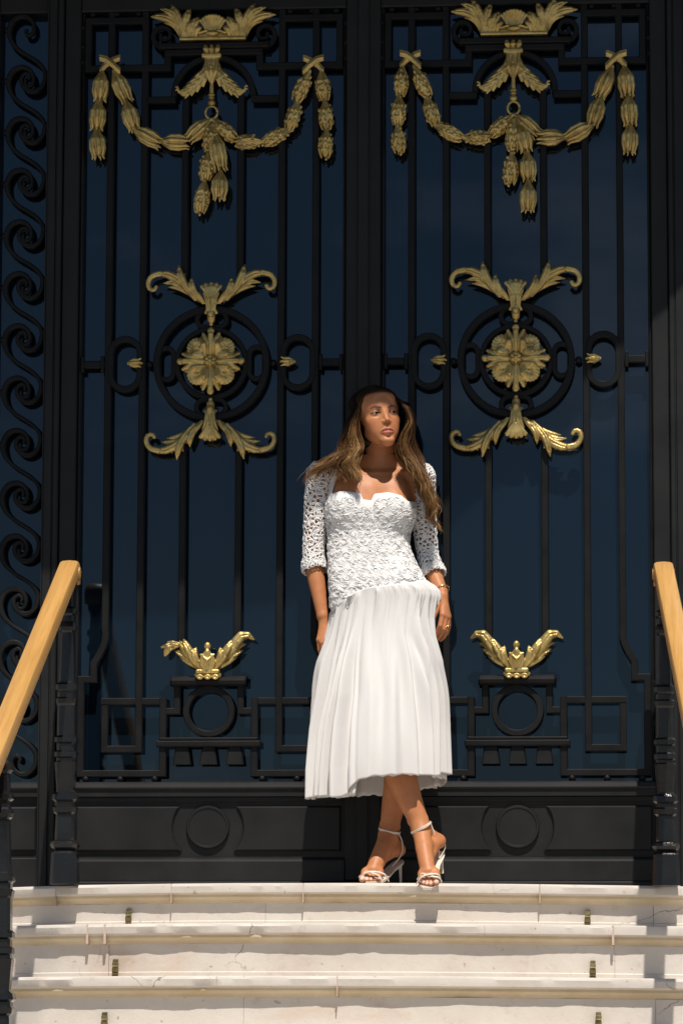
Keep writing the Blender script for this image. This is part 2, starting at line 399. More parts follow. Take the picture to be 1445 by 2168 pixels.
# plan of each front edge (x, y) and the measured height of its top arris
PLAN = [(-1.9, 0.02), (-1.5, -0.05), (-1.24, -0.13), (-1.04, -0.25), (-0.96, -0.30), (-0.65, -0.365), (-0.39, -0.41), (0.0, -0.42), (0.24, -0.41), (0.55, -0.37), (0.91, -0.29), (1.1, -0.24), (1.5, -0.1), (1.9, 0.05)]
SAG = lambda x: -0.0045*max(0, x-0.1)**1.3 - 0.005*max(0, -0.6-x)
TOPS = [0.0, -0.1458, -0.3236, -0.50, -0.68]
TREAD = 0.36
JOINTS = [[-1.9, -1.03, -0.62, -0.17, 0.62, 1.9], [-1.9, -0.86, -0.80, 0.865, 1.9], [-1.9, 0.0, 1.9], [-1.9, -0.5, 0.7, 1.9], [-1.9, 0.2, 1.9]]
plx = np.array(PLAN)
def edge_y(x, i): return np.interp(x, plx[:, 0], plx[:, 1]) - TREAD*i
# nosing profile: (outward, height) from the top back, all relative to the arris line
def nosing(i, x0, x1, seed):
    r = np.random.default_rng(seed); n = max(3, int((x1-x0)/0.02)); xs = np.linspace(x0+0.0015, x1-0.0015, n)
    top = TOPS[i]; rings = []
    off = r.normal(0, 0.0015); w1 = np.convolve(r.normal(0, 0.0022, n+8), np.ones(9)/9, 'valid'); w2 = np.convolve(r.normal(0, 0.003, n+8), np.ones(9)/9, 'valid')
    chip = np.zeros(n)
    for _ in range(r.poisson((x1-x0)*2.0)):
        c = r.uniform(x0, x1); chip += r.uniform(0.002, 0.006)*np.exp(-((xs-c)/r.uniform(0.008, 0.03))**2)
    prof = [(0.50, 0.0), (0.012, 0.0), (0.003, -0.003), (0.0, -0.010), (0.002, -0.031), (0.006, -0.036), (0.011, -0.038), (0.012, -0.046), (0.020, -0.052), (0.030, -0.056), (0.032, -0.060), (0.034, -0.066), (0.50, -0.066)]
    for k, x in enumerate(xs):
        y = edge_y(x, i)+off; z = top+SAG(x)
        rings.append(np.array([(x, y+a+(w1[k]+chip[k] if 0 < a < 0.011 else 0), z+b+(w2[k]*0.5-chip[k]*0.6 if 0 < a < 0.011 and b > -0.02 else 0)) for a, b in prof]))
    m = MB(); m.loft(rings); o = m.build('nosing_stone', M_STONE, None, True, angle=28); place(o, stairs)
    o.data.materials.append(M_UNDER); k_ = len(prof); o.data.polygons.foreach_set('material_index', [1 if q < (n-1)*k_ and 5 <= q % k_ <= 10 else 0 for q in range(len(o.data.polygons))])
    return o
def riser(i, x0, x1, seed):
    r = np.random.default_rng(seed); n = max(3, int((x1-x0)/0.02)); xs = np.linspace(x0+0.0004, x1-0.0004, n); rings = []
    w = np.convolve(r.normal(0, 0.005, n+10), np.ones(11)/11, 'valid')
    h = TOPS[i]-TOPS[i+1] if i < 4 else 0.2
    for k, x in enumerate(xs):
        y = edge_y(x, i)+0.036; z = TOPS[i]+SAG(x)
        rings.append(np.array([(x, y+a+w[k]*(1 if a < 0.1 else 0), z+b) for a, b in [(0.4, -0.0662), (0.0, -0.0662), (0.001, -h*0.6), (-0.001, -h+0.022), (-0.007, -h+0.019), (-0.008, -h-0.03), (0.4, -h-0.03)]]))
    m = MB(); m.loft(rings); place(m.build('riser_stone', M_STONE, None, True, angle=28), stairs)
for i in range(5):
    J = JOINTS[i]
    for k in range(len(J)-1):
        nosing(i, J[k], J[k+1], 100*i+k)
        if k and i < 3:             # pink mortar joint
            x = J[k]; y = edge_y(x, i); z = TOPS[i]+SAG(x); wd = 0.008 if i == 1 else 0.003
            m = MB(); m.box(x-wd/2, x+wd/2, y+0.0012, y+0.3, z-0.064, z-0.0018); place(m.build('mortar_joint', M_MORTAR), stairs)
    JR = [-1.9, -0.79, 0.87, 1.9] if i == 1 else [-1.9, -0.3+0.35*(i % 2), 1.0, 1.9]
    for k in range(len(JR)-1): riser(i, JR[k], JR[k+1], 900+10*i+k)
m = MB(); m.box(-1.9, 1.9, 0.06, 0.3, -0.5, -0.003)
tag(m.build('landing', M_STONE), 'pale stone landing under the doors', kind='structure')
# brass carpet-rod eyes on the risers
def rod_eye(px, py, i):
    y = edge_y(at(px, py, -0.4-TREAD*i)[0], i)+0.034; p = at(px, py, y-0.015); m = MB()
    prof = [(0, -0.036, 0.004), (0.004, -0.034, 0.014), (0.004, -0.024, 0.015), (0.0, -0.022, 0.012), (0.0, -0.015, 0.015), (0.003, -0.012, 0.024), (0.003, -0.001, 0.026), (0, 0.001, 0.021), (0, 0.006, 0.023), (0.002, 0.009, 0.02), (0.002, 0.018, 0.018), (0, 0.02, 0.014), (0, 0.026, 0.013), (-0.001, 0.03, 0.003)]
    m.loft([np.array([(-0.0085-a*0.4, 0.0, z), (0.0085+a*0.4, 0.0, z), (0.0085+a*0.4, -d, z), (-0.0085-a*0.4, -d, z)]) for a, z, d in prof])
    o = m.build('rod_eye', M_BRASS); o.location = (p[0], y, p[2]-TOPS[0]*0); place(o, stairs)
for px, py, i in ((272, 1942, 0), (1243, 1945, 0), (244, 2050, 1), (1254, 2053, 1), (221, 2163, 2), (1266, 2163, 2)): rod_eye(px, py, i)

# ================================================================== DOOR
LX = 0.537                       # leaf centre to meeting line
def LP(px, py): p = at(px, py, 0.0); return p[0]+LX, p[2]       # survey of the left leaf -> leaf coordinates
def S1(px): return at(px, 435, 0)[0]+LX
Z = lambda py: at(450, py, 0.0)[2]
BW = 0.0245                      # bar width

def husk_tulip(L, R):
    """bell-shaped bud, hanging down along -z from the origin"""
    f = Field((-R*1.5, -R*1.5, -L*1.08), (R*1.5, R*1.2, 0.012), 0.0019)
    f.cone((0, 0, 0.004), (0, 0, -L*0.2), R*0.3, R*0.55, 0.004)
    f.ell((0, 0, -L*0.47), (R*0.82, R*0.78, L*0.42), 0.006)
    for k in range(7):
        a = 2*math.pi*k/7+0.3; c, s_ = math.cos(a), math.sin(a); w = 1+0.1*math.sin(5*k)
        P = [(R*0.30*c, R*0.30*s_, -L*0.06), (R*0.78*c, R*0.78*s_, -L*0.34), (R*0.86*c, R*0.86*s_, -L*0.62), (R*0.66*c*w, R*0.66*s_*w, -L*0.88), (R*0.80*c*w, R*0.80*s_*w, -L*0.985)]
        f.chain(P, [R*0.18, R*0.30, R*0.27, R*0.19, R*0.1], 0.0022)
        b = a+math.pi/7; f.cone((R*1.02*math.cos(b), R*1.02*math.sin(b), -L*0.25), (R*1.0*math.cos(b), R*1.0*math.sin(b), -L*0.85), 0.0012, 0.0016, 0.002, 'sub')
    return f.build('husk', M_GOLD)
def husk_oak(L, R, seed=1):
    """bud wrapped in oak leaves, with acorns"""
    r = np.random.default_rng(seed)
    f = Field((-R*1.6, -R*1.6, -L*1.1), (R*1.6, R*1.2, 0.012), 0.0019)
    f.cone((0, 0, 0.004), (0, 0, -L*0.3), R*0.35, R*0.65, 0.004)
    f.ell((0, 0, -L*0.5), (R*0.80, R*0.74, L*0.44), 0.006)
    for k in range(5):
        a = 2*math.pi*k/5+r.uniform(-0.2, 0.2)
        W = [(0.38, 0.06, 0.12), (0.84, 0.34, 0.22), (0.93, 0.55, 0.26), (0.78, 0.8, 0.2), (0.62, 0.94, 0.12)]
        f.chain([(R*q*math.cos(a+0.15*j), R*q*math.sin(a+0.15*j), -L*t) for j, (q, t, _) in enumerate(W)], [R*w for _, _, w in W], 0.0022)
        for t in (0.3, 0.5, 0.7):
            for sg in (-1, 1):
                b = a+t*0.5+sg*r.uniform(0.3, 0.42); q = r.uniform(0.84, 0.98)
                f.ell((R*q*math.cos(b), R*q*math.sin(b), -L*(t+r.uniform(-0.03, 0.03))), (R*0.2, R*0.2, L*0.075), 0.002)
        for t in (0.22, 0.42, 0.64):
            b = a+t*0.5+0.62; f.ell((R*1.04*math.cos(b), R*1.04*math.sin(b), -L*t), (R*0.13, R*0.13, L*0.05), 0.003, 'sub')
    for k in range(5):
        a = r.uniform(0, 6.28); t = (0.12, 0.93, 1.0, 0.62, 0.9)[k]; q = (0.7, 0.5, 0.2, 1.0, 0.6)[k]
        f.ell((R*q*math.cos(a), -abs(R*q*math.sin(a)), -L*t), R*0.21, 0.001)
    return f.build('husk', M_GOLD)
HUSK = {'t': [husk_tulip(0.1, 0.0285)], 'o': [husk_oak(0.1, 0.0275, 1), husk_oak(0.1, 0.0275, 2), husk_oak(0.1, 0.0275, 5)]}
for l in HUSK.values():
    for o in l: COL.objects.unlink(o)
def place_husk(parent, kind, p, d, L, R, k=0, roll=0.0):
    """p top point (x,y,z), d direction in the door plane"""
    src = HUSK[kind][k % len(HUSK[kind])]; o = src.copy(); COL.objects.link(o)
    ang = math.atan2(d[0], -d[1])
    o.matrix_local = Matrix.Translation(p) @ Matrix.Rotation(-ang, 4, 'Y') @ Matrix.Rotation(roll, 4, 'Z') @ Matrix.Diagonal((R/0.0285, R/0.0285, L/0.1, 1))
    o.parent = parent; o.name = 'husk'; return o

def leaf_field(f, spine, wid, lobes, y0=-0.012, lift=0.01, k=0.003, flat=1.35, core=0.5, tipang=35, curl=0.0):
    """acanthus leaf in the door plane: rounded lobes with valleys between them, fanned off a spine"""
    S = spline(spine, 40); T = np.gradient(S, axis=0); T /= np.linalg.norm(T, axis=1)[:, None]
    W = np.interp(np.linspace(0, 1, 40), np.linspace(0, 1, len(wid)), wid)
    def P(q, y): return (q[0], y, q[1])
    for i in range(0, 36, 4): f.cone(P(S[i], y0), P(S[i+4 if i+4 < 40 else 39], y0), max(W[i]*core, 0.002), max(W[min(i+4, 39)]*core, 0.002), k, 'add', flat)
    for (t, side, scale) in lobes:
        i = min(int(t*39), 39); n = np.array([-T[i, 1], T[i, 0]])*side
        a = math.radians(tipang); d = n*math.cos(a)+T[i]*math.sin(a)
        i0 = max(0, i-7); base = S[i0]+n*W[i0]*0.15; mid = S[i]+n*W[i]*0.45*scale+T[i]*W[i]*0.1; tip = S[i]+d*W[i]*1.0*scale+T[i]*W[i]*0.35
        f.chain([P(base, y0-lift*0.3), P(mid, y0-lift), P(tip, y0-lift*0.35-curl)], [W[i]*0.26, W[i]*0.36*scale+0.001, W[i]*0.15*scale+0.0012], k*0.5, 'add', flat)
        # vein
        f.chain([P(base, y0-lift*0.3-W[i]*0.26/flat), P(mid, y0-lift-(W[i]*0.36*scale+0.001)/flat), P(tip*0.7+mid*0.3, y0-lift*0.5-W[i]*0.2/flat)], [0.0012, 0.0022, 0.0012], 0.0025, 'sub')
    return f
def tip_curl(f, c, r, th, y=-0.016, a0=90, a1=360, side=1):
    t = np.radians(np.linspace(a0, a1, 12)); rr = r*np.linspace(1, 0.35, 12)
    f.chain([(c[0]+side*q*math.cos(a), y, c[1]+q*math.sin(a)) for q, a in zip(rr, t)], list(th*np.linspace(1, 0.8, 12)), 0.002)

def crest(parent):
    q = lambda x, y: LP(300+x/4.817, y/4.817)
    c0 = q(735, 0)[0]
    f = Field((c0-0.225, -0.06, q(0, 445)[1]-0.004), (c0+0.225, 0.012, q(0, 40)[1]), 0.0021)
    b0 = q(0, 441)[1]; b1 = q(0, 412)[1]
    hw = (q(1068, 0)[0]-q(394, 0)[0])/2
    f.box((c0-hw, -0.034, b0), (c0+hw, 0.0, b1), 0, 'add', 0.002)
    for sg in (-1, 1):
        def pt(x, y):
            u, z = q(x, y); return np.array([c0+sg*(c0-u), z])
        leaves = [  # spine points (zoomed survey), half-width, depth
            ([(418, 415), (405, 330), (345, 245), (240, 195), (105, 182)], 46, -0.016, True),
            ([(425, 415), (408, 310), (345, 190), (300, 145), (195, 105)], 36, -0.022, True),
            ([(440, 415), (425, 300), (370, 170), (310, 70)], 40, -0.026, True),
            ([(405, 400), (355, 300), (300, 255), (232, 245)], 26, -0.012, False),
            ([(450, 415), (440, 300), (425, 220), (420, 165)], 30, -0.022, False),
            ([(470, 415), (455, 290), (475, 180), (505, 112)], 44, -0.026, True),
            ([(490, 415), (488, 320), (495, 265), (498, 235)], 26, -0.030, False),
            ([(515, 415), (530, 320), (555, 250), (592, 203)], 46, -0.026, True),
            ([(560, 415), (570, 350), (590, 320), (625, 310)], 30, -0.030, False),
        ]
        for sp, w, y0, groove in leaves:
            S = spline([pt(*p) for p in sp], 9); wm = w/4.817/597
            rad = wm*np.array([0.55, 0.6, 0.68, 0.8, 0.92, 1.0, 0.95, 0.7, 0.22])
            yy = y0*np.array([0.8, 0.85, 0.95, 1, 1.08, 1.15, 1.15, 1.0, 0.7])
            f.chain([(a[0], y, a[1]) for a, y in zip(S, yy)], list(rad), 0.0016, 'add', 1.15)
            if groove:
                f.chain([(a[0], y-r/1.15*0.97, a[1]) for a, y, r in zip(S, yy, rad)][2:8], [0.0022]*6, 0.003, 'sub')
    # shell in the middle
    zt = q(0, 190)[1]; zb = q(0, 372)[1]
    for k in range(-4, 5):
        a = k*0.20; top = (c0+math.sin(a)*0.040*1.0+k*0.0035, -0.036 if abs(k) < 3 else -0.03, zb+(zt-zb)*(1.0-0.016*k*k)*0.95)
        f.chain([(c0+k*0.0045, -0.026, zb-0.004), (c0+k*0.0072, -0.026, (zb+top[2])/2), top], [0.0045, 0.0058, 0.0062], 0.0012)
        f.ell(top, (0.007, 0.007, 0.0055), 0.002)
    f.ell((c0, -0.034, q(0, 380)[1]), (0.024, 0.016, 0.010), 0.002)
    f.chain([(c0-0.046, -0.03, q(0, 372)[1]), (c0-0.02, -0.038, q(0, 350)[1]), (c0, -0.042, q(0, 392)[1]), (c0+0.02, -0.038, q(0, 350)[1]), (c0+0.046, -0.03, q(0, 372)[1])], [0.004, 0.005, 0.006, 0.005, 0.004], 0.0015)
    f.box((c0-hw*0.9, -0.02, b1-0.002), (c0+hw*0.9, -0.002, b1+0.03), 0.004, 'add', 0.004)
    return f.build('crest', M_GOLD, parent)

def pendant(parent):
    q = lambda x, y: LP(x/1.953, y/1.953); c0 = q(880, 0)[0]
    f = Field((c0-0.15, -0.055, q(0, 462)[1]), (c0+0.15, 0.015, q(0, 198)[1]), 0.0019)
    for k in (-1, 0, 1):
        z0, z1 = q(0, 242)[1], q(0, 210)[1]; x = c0+k*0.021
        f.chain([(c0+k*0.017, -0.02, z0), (x, -0.026, (z0+z1)/2), (x+k*0.002, -0.022, z1-0.004)], [0.008, 0.0105, 0.008], 0.001)
    f.box((c0-0.035, -0.036, q(0, 262)[1]), (c0+0.035, 0, q(0, 243)[1]), 0, 'add', 0.005)
    # body: calyx with three leaves
    zt, zm, zb = q(0, 264)[1], q(0, 320)[1], q(0, 362)[1]
    f.chain([(c0, -0.012, zt), (c0, -0.018, zm), (c0, -0.016, zb+0.012)], [0.026, 0.026, 0.013], 0.004, 'add', 1.3)
    for k in (-1, 0, 1): f.chain([(c0+k*0.02, -0.028, zt), (c0+k*0.017, -0.036, zm), (c0+k*0.007, -0.03, zb+0.008)], [0.005, 0.0075, 0.004], 0.0012)
    for z in (zm+0.016, zm+0.002): f.ell((c0, -0.043, z), (0.004, 0.004, 0.007), 0.001)
    for sg in (-1, 1):
        sp = [(860, 275), (845, 320), (800, 370), (765, 392), (732, 374)]
        S = [np.array([c0+sg*(c0-q(*p)[0]), q(*p)[1]]) for p in sp]
        leaf_field(f, S, [0.026, 0.034, 0.032, 0.022, 0.012], [(t, s_, 0.9 if s_*sg > 0 else 0.7) for t in (0.3, 0.45, 0.6, 0.74) for s_ in (-1, 1)], -0.014, 0.008, 0.003, 1.3, core=0.55)
        tip_curl(f, (S[-1][0]+sg*-0.0, S[-1][1]+0.004), 0.008, 0.0045, -0.02, 270, 60, sg)
    f.cone((c0, -0.012, zb+0.012), (c0, -0.012, q(0, 408)[1]), 0.0062, 0.0088, 0.002)
    for z, r in ((q(0, 412)[1], 0.0135), (q(0, 424)[1], 0.012)): f.ell((c0, -0.012, z), (r, r, 0.0055), 0.001)
    f.ell((c0, -0.012, q(0, 445)[1]), 0.0145, 0.001)
    return f.build('pendant', M_GOLD, parent)

def garland(parent, kinds, drops, mirror):
    """kinds: bud type of the left and right half; drops: ((kind, count), (kind, count)) of the two middle strings"""
    q = lambda x, y: LP(x/1.953, y/1.953)
    e = empty('garland', (0, -0.02, 2.65)); e.parent = parent
    off = np.array([0, -0.02, 2.65])
    def H(kind, x, y, x2, y2, R, k=0, dy=0.0):
        a = np.array(q(x, y)); b = np.array(q(x2, y2)); d = b-a; L = np.linalg.norm(d)
        place_husk(e, kind, np.array([a[0], -0.014+dy, a[1]])-off, d/L, L*1.02, R, k, rng.uniform(0, 6))
    cx_ = 878
    R0 = 0.0285
    for half, kind in ((0, kinds[0]), (1, kinds[1])):
        m = (lambda x: x) if half == 0 else (lambda x: 2*cx_-x)
        r = R0 if kind == 't' else R0*0.9
        H(kind, m(425), 305, m(415), 425, r, 0); H(kind, m(411), 425, m(404), 545, r, 1); H(kind, m(404), 545, m(411), 660, r, 2)
        H(kind, m(478), 308, m(532), 428, r, 1); H(kind, m(524), 428, m(560), 545, r, 2); H(kind, m(560), 540, m(668), 600, r, 0); H(kind, m(672), 590, m(785), 595, r, 1)
        H(kind, m(868), 505, m(780), 585, r, 2)
        # crossed ribbon
        f = Field((-0.07, -0.045, -0.05), (0.07, 0.02, 0.04), 0.002); c = np.array(q(m(457), 268)); sg = 1 if half == 0 else -1
        for s2, y in ((1, -0.016), (-1, -0.024)):
            A = [(-0.032, -0.026), (-0.012, -0.004), (0.012, 0.010), (0.034, 0.019)] if s2 > 0 else [(-0.032, 0.018), (-0.01, 0.012), (0.012, -0.006), (0.036, -0.030)]
            for o in (-0.008, 0.0, 0.008):
                f.chain([(sg*a, y-(0.003 if o == 0 else 0), b+o) for a, b in A], [0.0055]*4, 0.001)
        f.chain([(sg*-0.03, -0.012, -0.02), (sg*-0.022, -0.012, -0.04)], [0.006, 0.005], 0.002); f.chain([(sg*0.03, -0.012, -0.02), (sg*0.026, -0.012, -0.042)], [0.006, 0.005], 0.002)
        o = f.build('ribbon', M_GOLD); o.location = np.array([c[0], 0.0, c[1]])-off; o.parent = e
    (k1, n1), (k2, n2) = drops
    D1 = [((882, 530), (866, 640)), ((866, 645), (850, 755)), ((848, 760), (828, 890))]
    D2 = [((890, 560), (918, 715)), ((915, 722), (910, 835)), ((908, 838), (916, 945))]
    if drops[1][1] == 3: D2 = [((905, 545), (930, 655)), ((930, 662), (936, 775)), ((933, 780), (932, 900))]; D1 = [((878, 530), (872, 655)), ((868, 665), (858, 790))]
    for j in range(n1): H(k1, *D1[j][0], *D1[j][1], R0*0.95, j+1, -0.006)
    for j in range(n2): H(k2, *D2[j][0], *D2[j][1], R0*1.0, j, -0.012)
    # ring
    m = MB(); c = q(877, 472); t = np.linspace(0, 2*math.pi, 25)
    m.tube(np.stack([c[0]+0.0215*np.cos(t), -0.016+0*t, c[1]+0.0235*np.sin(t)], 1)-off, 0.0048, 8)
    o = m.build('ring', M_GOLD, e, True)
    return e

def fronds(f, leaves, pt, unit, sy=1.15, k=0.0015):
    """cast leaf lobes: (spine, half-width, depth, grooved)"""
    for sp, w, y0, groove in leaves:
        S = spline([pt(*p) for p in sp], 9); wm = w*unit
        rad = wm*np.array([0.5, 0.62, 0.75, 0.88, 0.98, 1.0, 0.9, 0.62, 0.18])
        yy = y0*np.array([0.85, 0.9, 0.97, 1, 1.06, 1.1, 1.1, 0.95, 0.7])
        f.chain([(a[0], y, a[1]) for a, y in zip(S, yy)], list(rad), k, 'add', sy)
        if groove: f.chain([(a[0], y-r/sy*0.97, a[1]) for a, y, r in zip(S, yy, rad)][1:8], [0.0024]*7, 0.003, 'sub')
def wing(parent, up):
    q = lambda x, y: LP(150+x/2.449, 500+y/2.449); c0 = q(735, 0)[0]
    if up: Q = lambda x, y: q(x, y)
    else: Q = lambda x, y: (q(x, 0)[0], q(0, 662.5*2-y)[1])
    zs = [Q(735, 145)[1], Q(735, 480)[1]]
    f = Field((c0-0.24, -0.065, min(zs)), (c0+0.24, 0.012, max(zs)), 0.0019)
    for sg in (-1, 1):
        pt = lambda x, y: np.array([c0+sg*(c0-Q(x, y)[0]), Q(x, y)[1]])
        fronds(f, [([(712, 352), (650, 318), (600, 268), (545, 222), (480, 200), (428, 214)], 24, -0.020, True),
                   ([(650, 335), (600, 270), (575, 215), (563, 158)], 21, -0.026, True), ([(640, 325), (596, 262), (590, 222), (596, 198)], 13, -0.022, False),
                   ([(690, 352), (648, 300), (632, 262), (630, 222)], 19, -0.026, True), ([(670, 345), (625, 290), (612, 258), (612, 240)], 12, -0.022, False),
                   ([(704, 356), (680, 330), (664, 310), (657, 288)], 13, -0.026, False),
                   ([(640, 318), (580, 262), (530, 246), (480, 250)], 15, -0.016, True), ([(655, 332), (590, 288), (548, 272), (508, 268)], 13, -0.014, False),
                   ([(600, 262), (555, 225), (538, 205), (540, 188)], 11, -0.024, False)], pt, 1/2.449/597)
        cu = spline([pt(*p) for p in [(470, 203), (430, 214), (408, 245), (412, 278), (435, 288), (448, 272)]], 12)
        f.chain([(a[0], -0.026, a[1]) for a in cu], list(np.linspace(0.0115, 0.0075, 12)), 0.0015)
        f.chain([(a[0], -0.038, a[1]) for a in cu[:7]], [0.0022]*7, 0.003, 'sub')
    z = lambda y: Q(735, y)[1]; s_ = 1 if up else -1
    f.chain([(c0, -0.020, z(290)), (c0, -0.032, z(340)), (c0, -0.030, z(400)), (c0, -0.022, z(440))], [0.028, 0.019, 0.016, 0.014], 0.004, 'add', 1.1)
    for k in range(-2, 3):
        a = k*0.42; f.chain([(c0+k*0.003, -0.042, z(335)), (c0+0.034*math.sin(a), -0.036, z(300)+s_*0.016*math.cos(a)), (c0+0.043*math.sin(a), -0.03, z(296)+s_*0.026*math.cos(a))], [0.004, 0.007, 0.0085], 0.001)
    for k in (-1, 1):
        f.chain([(c0+k*0.024, -0.03, z(305)), (c0+k*0.016, -0.038, z(345)), (c0+k*0.013, -0.036, z(390)), (c0+k*0.019, -0.026, z(405))], [0.006, 0.005, 0.005, 0.006], 0.0015)
    f.chain([(c0, -0.045, z(330)), (c0, -0.045, z(385))], [0.0035, 0.003], 0.002, 'sub')
    f.ell((c0, -0.036, z(412)), (0.012, 0.012, 0.014), 0.002)
    f.cone((c0, -0.022, z(440)), (c0, -0.022, z(452)), 0.013, 0.006, 0.002); f.ell((c0, -0.022, z(464)), 0.0075, 0.001)
    return f.build('wing_bracket', M_GOLD, parent)

def rosette(parent):
    q = lambda x, y: LP(150+x/2.449, 500+y/2.449); c = np.array([q(735, 0)[0], q(0, 664)[1]])
    f = Field((c[0]-0.125, -0.07, c[1]-0.125), (c[0]+0.125, 0.012, c[1]+0.125), 0.002)
    P = lambda r, a, y: (c[0]+r*math.sin(a), y, c[1]+r*math.cos(a))
    f.ell((c[0], -0.01, c[1]), (0.085, 0.014, 0.085), 0.004)
    for k in range(4):
        a = k*math.pi/2               # acanthus tips
        f.chain([P(0.02, a, -0.03), P(0.06, a, -0.036), P(0.095, a, -0.034), P(0.106, a, -0.024)], [0.007, 0.0085, 0.0105, 0.010], 0.003)
        f.chain([P(0.03, a, -0.044), P(0.10, a, -0.046)], [0.0025, 0.0025], 0.003, 'sub')
        for sg in (-1, 1):
            f.chain([P(0.03, a+sg*0.12, -0.026), P(0.066, a+sg*0.16, -0.028), P(0.102, a+sg*0.27, -0.022)], [0.009, 0.0125, 0.007], 0.0015)
            f.chain([P(0.04, a+sg*0.2, -0.024), P(0.078, a+sg*0.25, -0.024), P(0.096, a+sg*0.36, -0.016)], [0.007, 0.008, 0.004], 0.0015)
        f.ell(P(0.108, a, -0.03), (0.013, 0.010, 0.013), 0.003)
        b = a+math.pi/4               # cupped petals
        for t in np.linspace(-0.44, 0.44, 9):
            r1 = 0.098-0.10*abs(t)**2
            f.chain([P(0.03, b+t*0.5, -0.028), P(0.062, b+t*0.95, -0.032-0.012*abs(t)/0.44), P(r1, b+t*1.0, -0.026)], [0.006, 0.0082, 0.0075], 0.0022)
        f.ell(P(0.072, b, -0.052), (0.017, 0.020, 0.017), 0.006, 'sub')
        for s2 in (-1, 1):
            t = np.radians(np.linspace(20, 300, 9)); cc = P(0.066, b+s2*0.14, -0.036)
            f.chain([(cc[0]+0.0085*math.cos(u)*s2, -0.036, cc[2]+0.0085*math.sin(u)) for u in t], [0.0034]*9, 0.001)
        f.chain([P(0.028, b, -0.034), P(0.09, b, -0.036)], [0.002, 0.0015], 0.003, 'sub')
    for k in range(7):
        a = k*math.pi/3; rr = 0 if k == 6 else 0.013
        f.ell(P(rr, a, -0.044 if k < 6 else -0.050), 0.0078, 0.001)
    return f.build('rosette', M_GOLD, parent)

def bellflower(parent, x, z, sg):
    f = Field((-0.03, -0.032, -0.028), (0.03, 0.03, 0.028), 0.0016)
    for k in range(6):
        a = k*math.pi/3; c, s_ = math.cos(a), math.sin(a)
        f.chain([(sg*0.020, 0.006*c, 0.006*s_), (sg*0.006, 0.0125*c, 0.0125*s_), (sg*-0.010, 0.0125*c, 0.0125*s_), (sg*-0.019, 0.0175*c, 0.0175*s_)], [0.005, 0.0058, 0.0052, 0.0028], 0.0012)
    f.ell((0, 0, 0), (0.018, 0.011, 0.011), 0.002); f.ell((sg*-0.021, 0, 0), 0.005, 0.001); f.cone((sg*0.02, 0, 0), (sg*0.027, 0, 0), 0.008, 0.006, 0.001)
    return f.build('bellflower', M_GOLD, parent, loc=(x, -0.012, z))

def leaf_crown(parent, droop):
    q = lambda x, y: LP(0+x/2.064, 1150+y/2.064); c0 = q(918, 0)[0]
    f = Field((c0-0.19, -0.075, q(0, 612)[1]), (c0+0.19, 0.012, q(0, 385)[1]), 0.002)
    z0 = q(0, 572)[1]
    f.box((c0-0.042, -0.052, q(0, 580)[1]), (c0+0.042, 0, q(0, 560)[1]), 0, 'add', 0.007)
    f.cone((c0-0.038, -0.03, q(0, 584)[1]), (c0+0.038, -0.03, q(0, 584)[1]), 0.010, 0.010, 0.002)
    for k in (-1, 0, 1):
        f.ell((c0+k*0.027, -0.044, q(0, 594)[1]), (0.0135, 0.008, 0.010), 0.001); f.ell((c0+k*0.027, -0.052, q(0, 594)[1]), (0.007, 0.004, 0.005), 0.002, 'sub')
    for sg in (-1, 1):
        bent = droop and sg < 0
        pt = lambda x, y: np.array([c0+sg*(q(x, y)[0]-c0), q(x, y)[1]])
        lv = [([(945, 558), (985, 505), (1028, 455), (1052, 418), (1078, 404), (1112, 424)], 24, -0.030, True)] if not bent else [([(945, 558), (985, 505), (1018, 462), (1040, 432)], 24, -0.030, True)]
        lv += [([(940, 560), (980, 500), (1005, 460), (1022, 424)], 19, -0.040, True), ([(935, 560), (965, 515), (972, 488), (966, 460)], 16, -0.046, True), ([(940, 560), (972, 525), (988, 505), (992, 482)], 12, -0.044, False),
               ([(960, 550), (1005, 505), (1040, 484), (1064, 470)], 14, -0.026, True), ([(950, 556), (990, 530), (1018, 512), (1040, 500)], 12, -0.026, False), ([(975, 530), (1030, 470), (1056, 452), (1080, 444)] if not bent else [(960, 545), (1000, 510), (1015, 500), (1025, 490)], 12, -0.028, False)]
        fronds(f, lv, pt, 1/2.064/597)
    for k in range(-2, 3):
        a = k*0.32; f.chain([(c0+k*0.006, -0.045, z0+0.006), (c0+k*0.011, -0.052, z0+0.03), (c0+0.018*math.sin(a)*1.4, -0.058, z0+0.052+0.010*math.cos(a*2))], [0.006, 0.008, 0.008], 0.0015)
    f.ell((c0, -0.055, q(0, 462)[1]), (0.0115, 0.010, 0.014), 0.004); f.ell((c0, -0.060, q(0, 490)[1]), (0.010, 0.008, 0.012), 0.004)
    f.chain([(c0-0.022, -0.058, q(0, 500)[1]), (c0, -0.066, q(0, 525)[1]), (c0+0.022, -0.058, q(0, 500)[1])], [0.005, 0.006, 0.005], 0.001)
    o = f.build('leaf_crown', M_GOLD, parent)
    if droop:     # the broken tip hangs by a wire
        f = Field((-0.05, -0.03, -0.06), (0.05, 0.03, 0.04), 0.002)
        leaf_field(f, [np.array(p) for p in [(0.034, 0.014), (0.012, 0.012), (-0.010, 0.0), (-0.022, -0.028)]], [0.014, 0.026, 0.024, 0.008], [(0.3, 1, 0.7), (0.3, -1, 0.8), (0.55, 1, 0.7), (0.55, -1, 0.8)], 0.0, 0.006, 0.003, 1.2)
        t = f.build('broken_tip', M_GOLD, o); p = q(752, 465); t.location = (p[0], -0.03, p[1])
        m = MB(); a, b = q(768, 450), q(800, 438); m.tube([(a[0], -0.03, a[1]), ((a[0]+b[0])/2, -0.035, a[1]+0.005), (b[0], -0.03, b[1])], 0.0022, 6); m.build('wire', M_MORTAR, o)
    return o

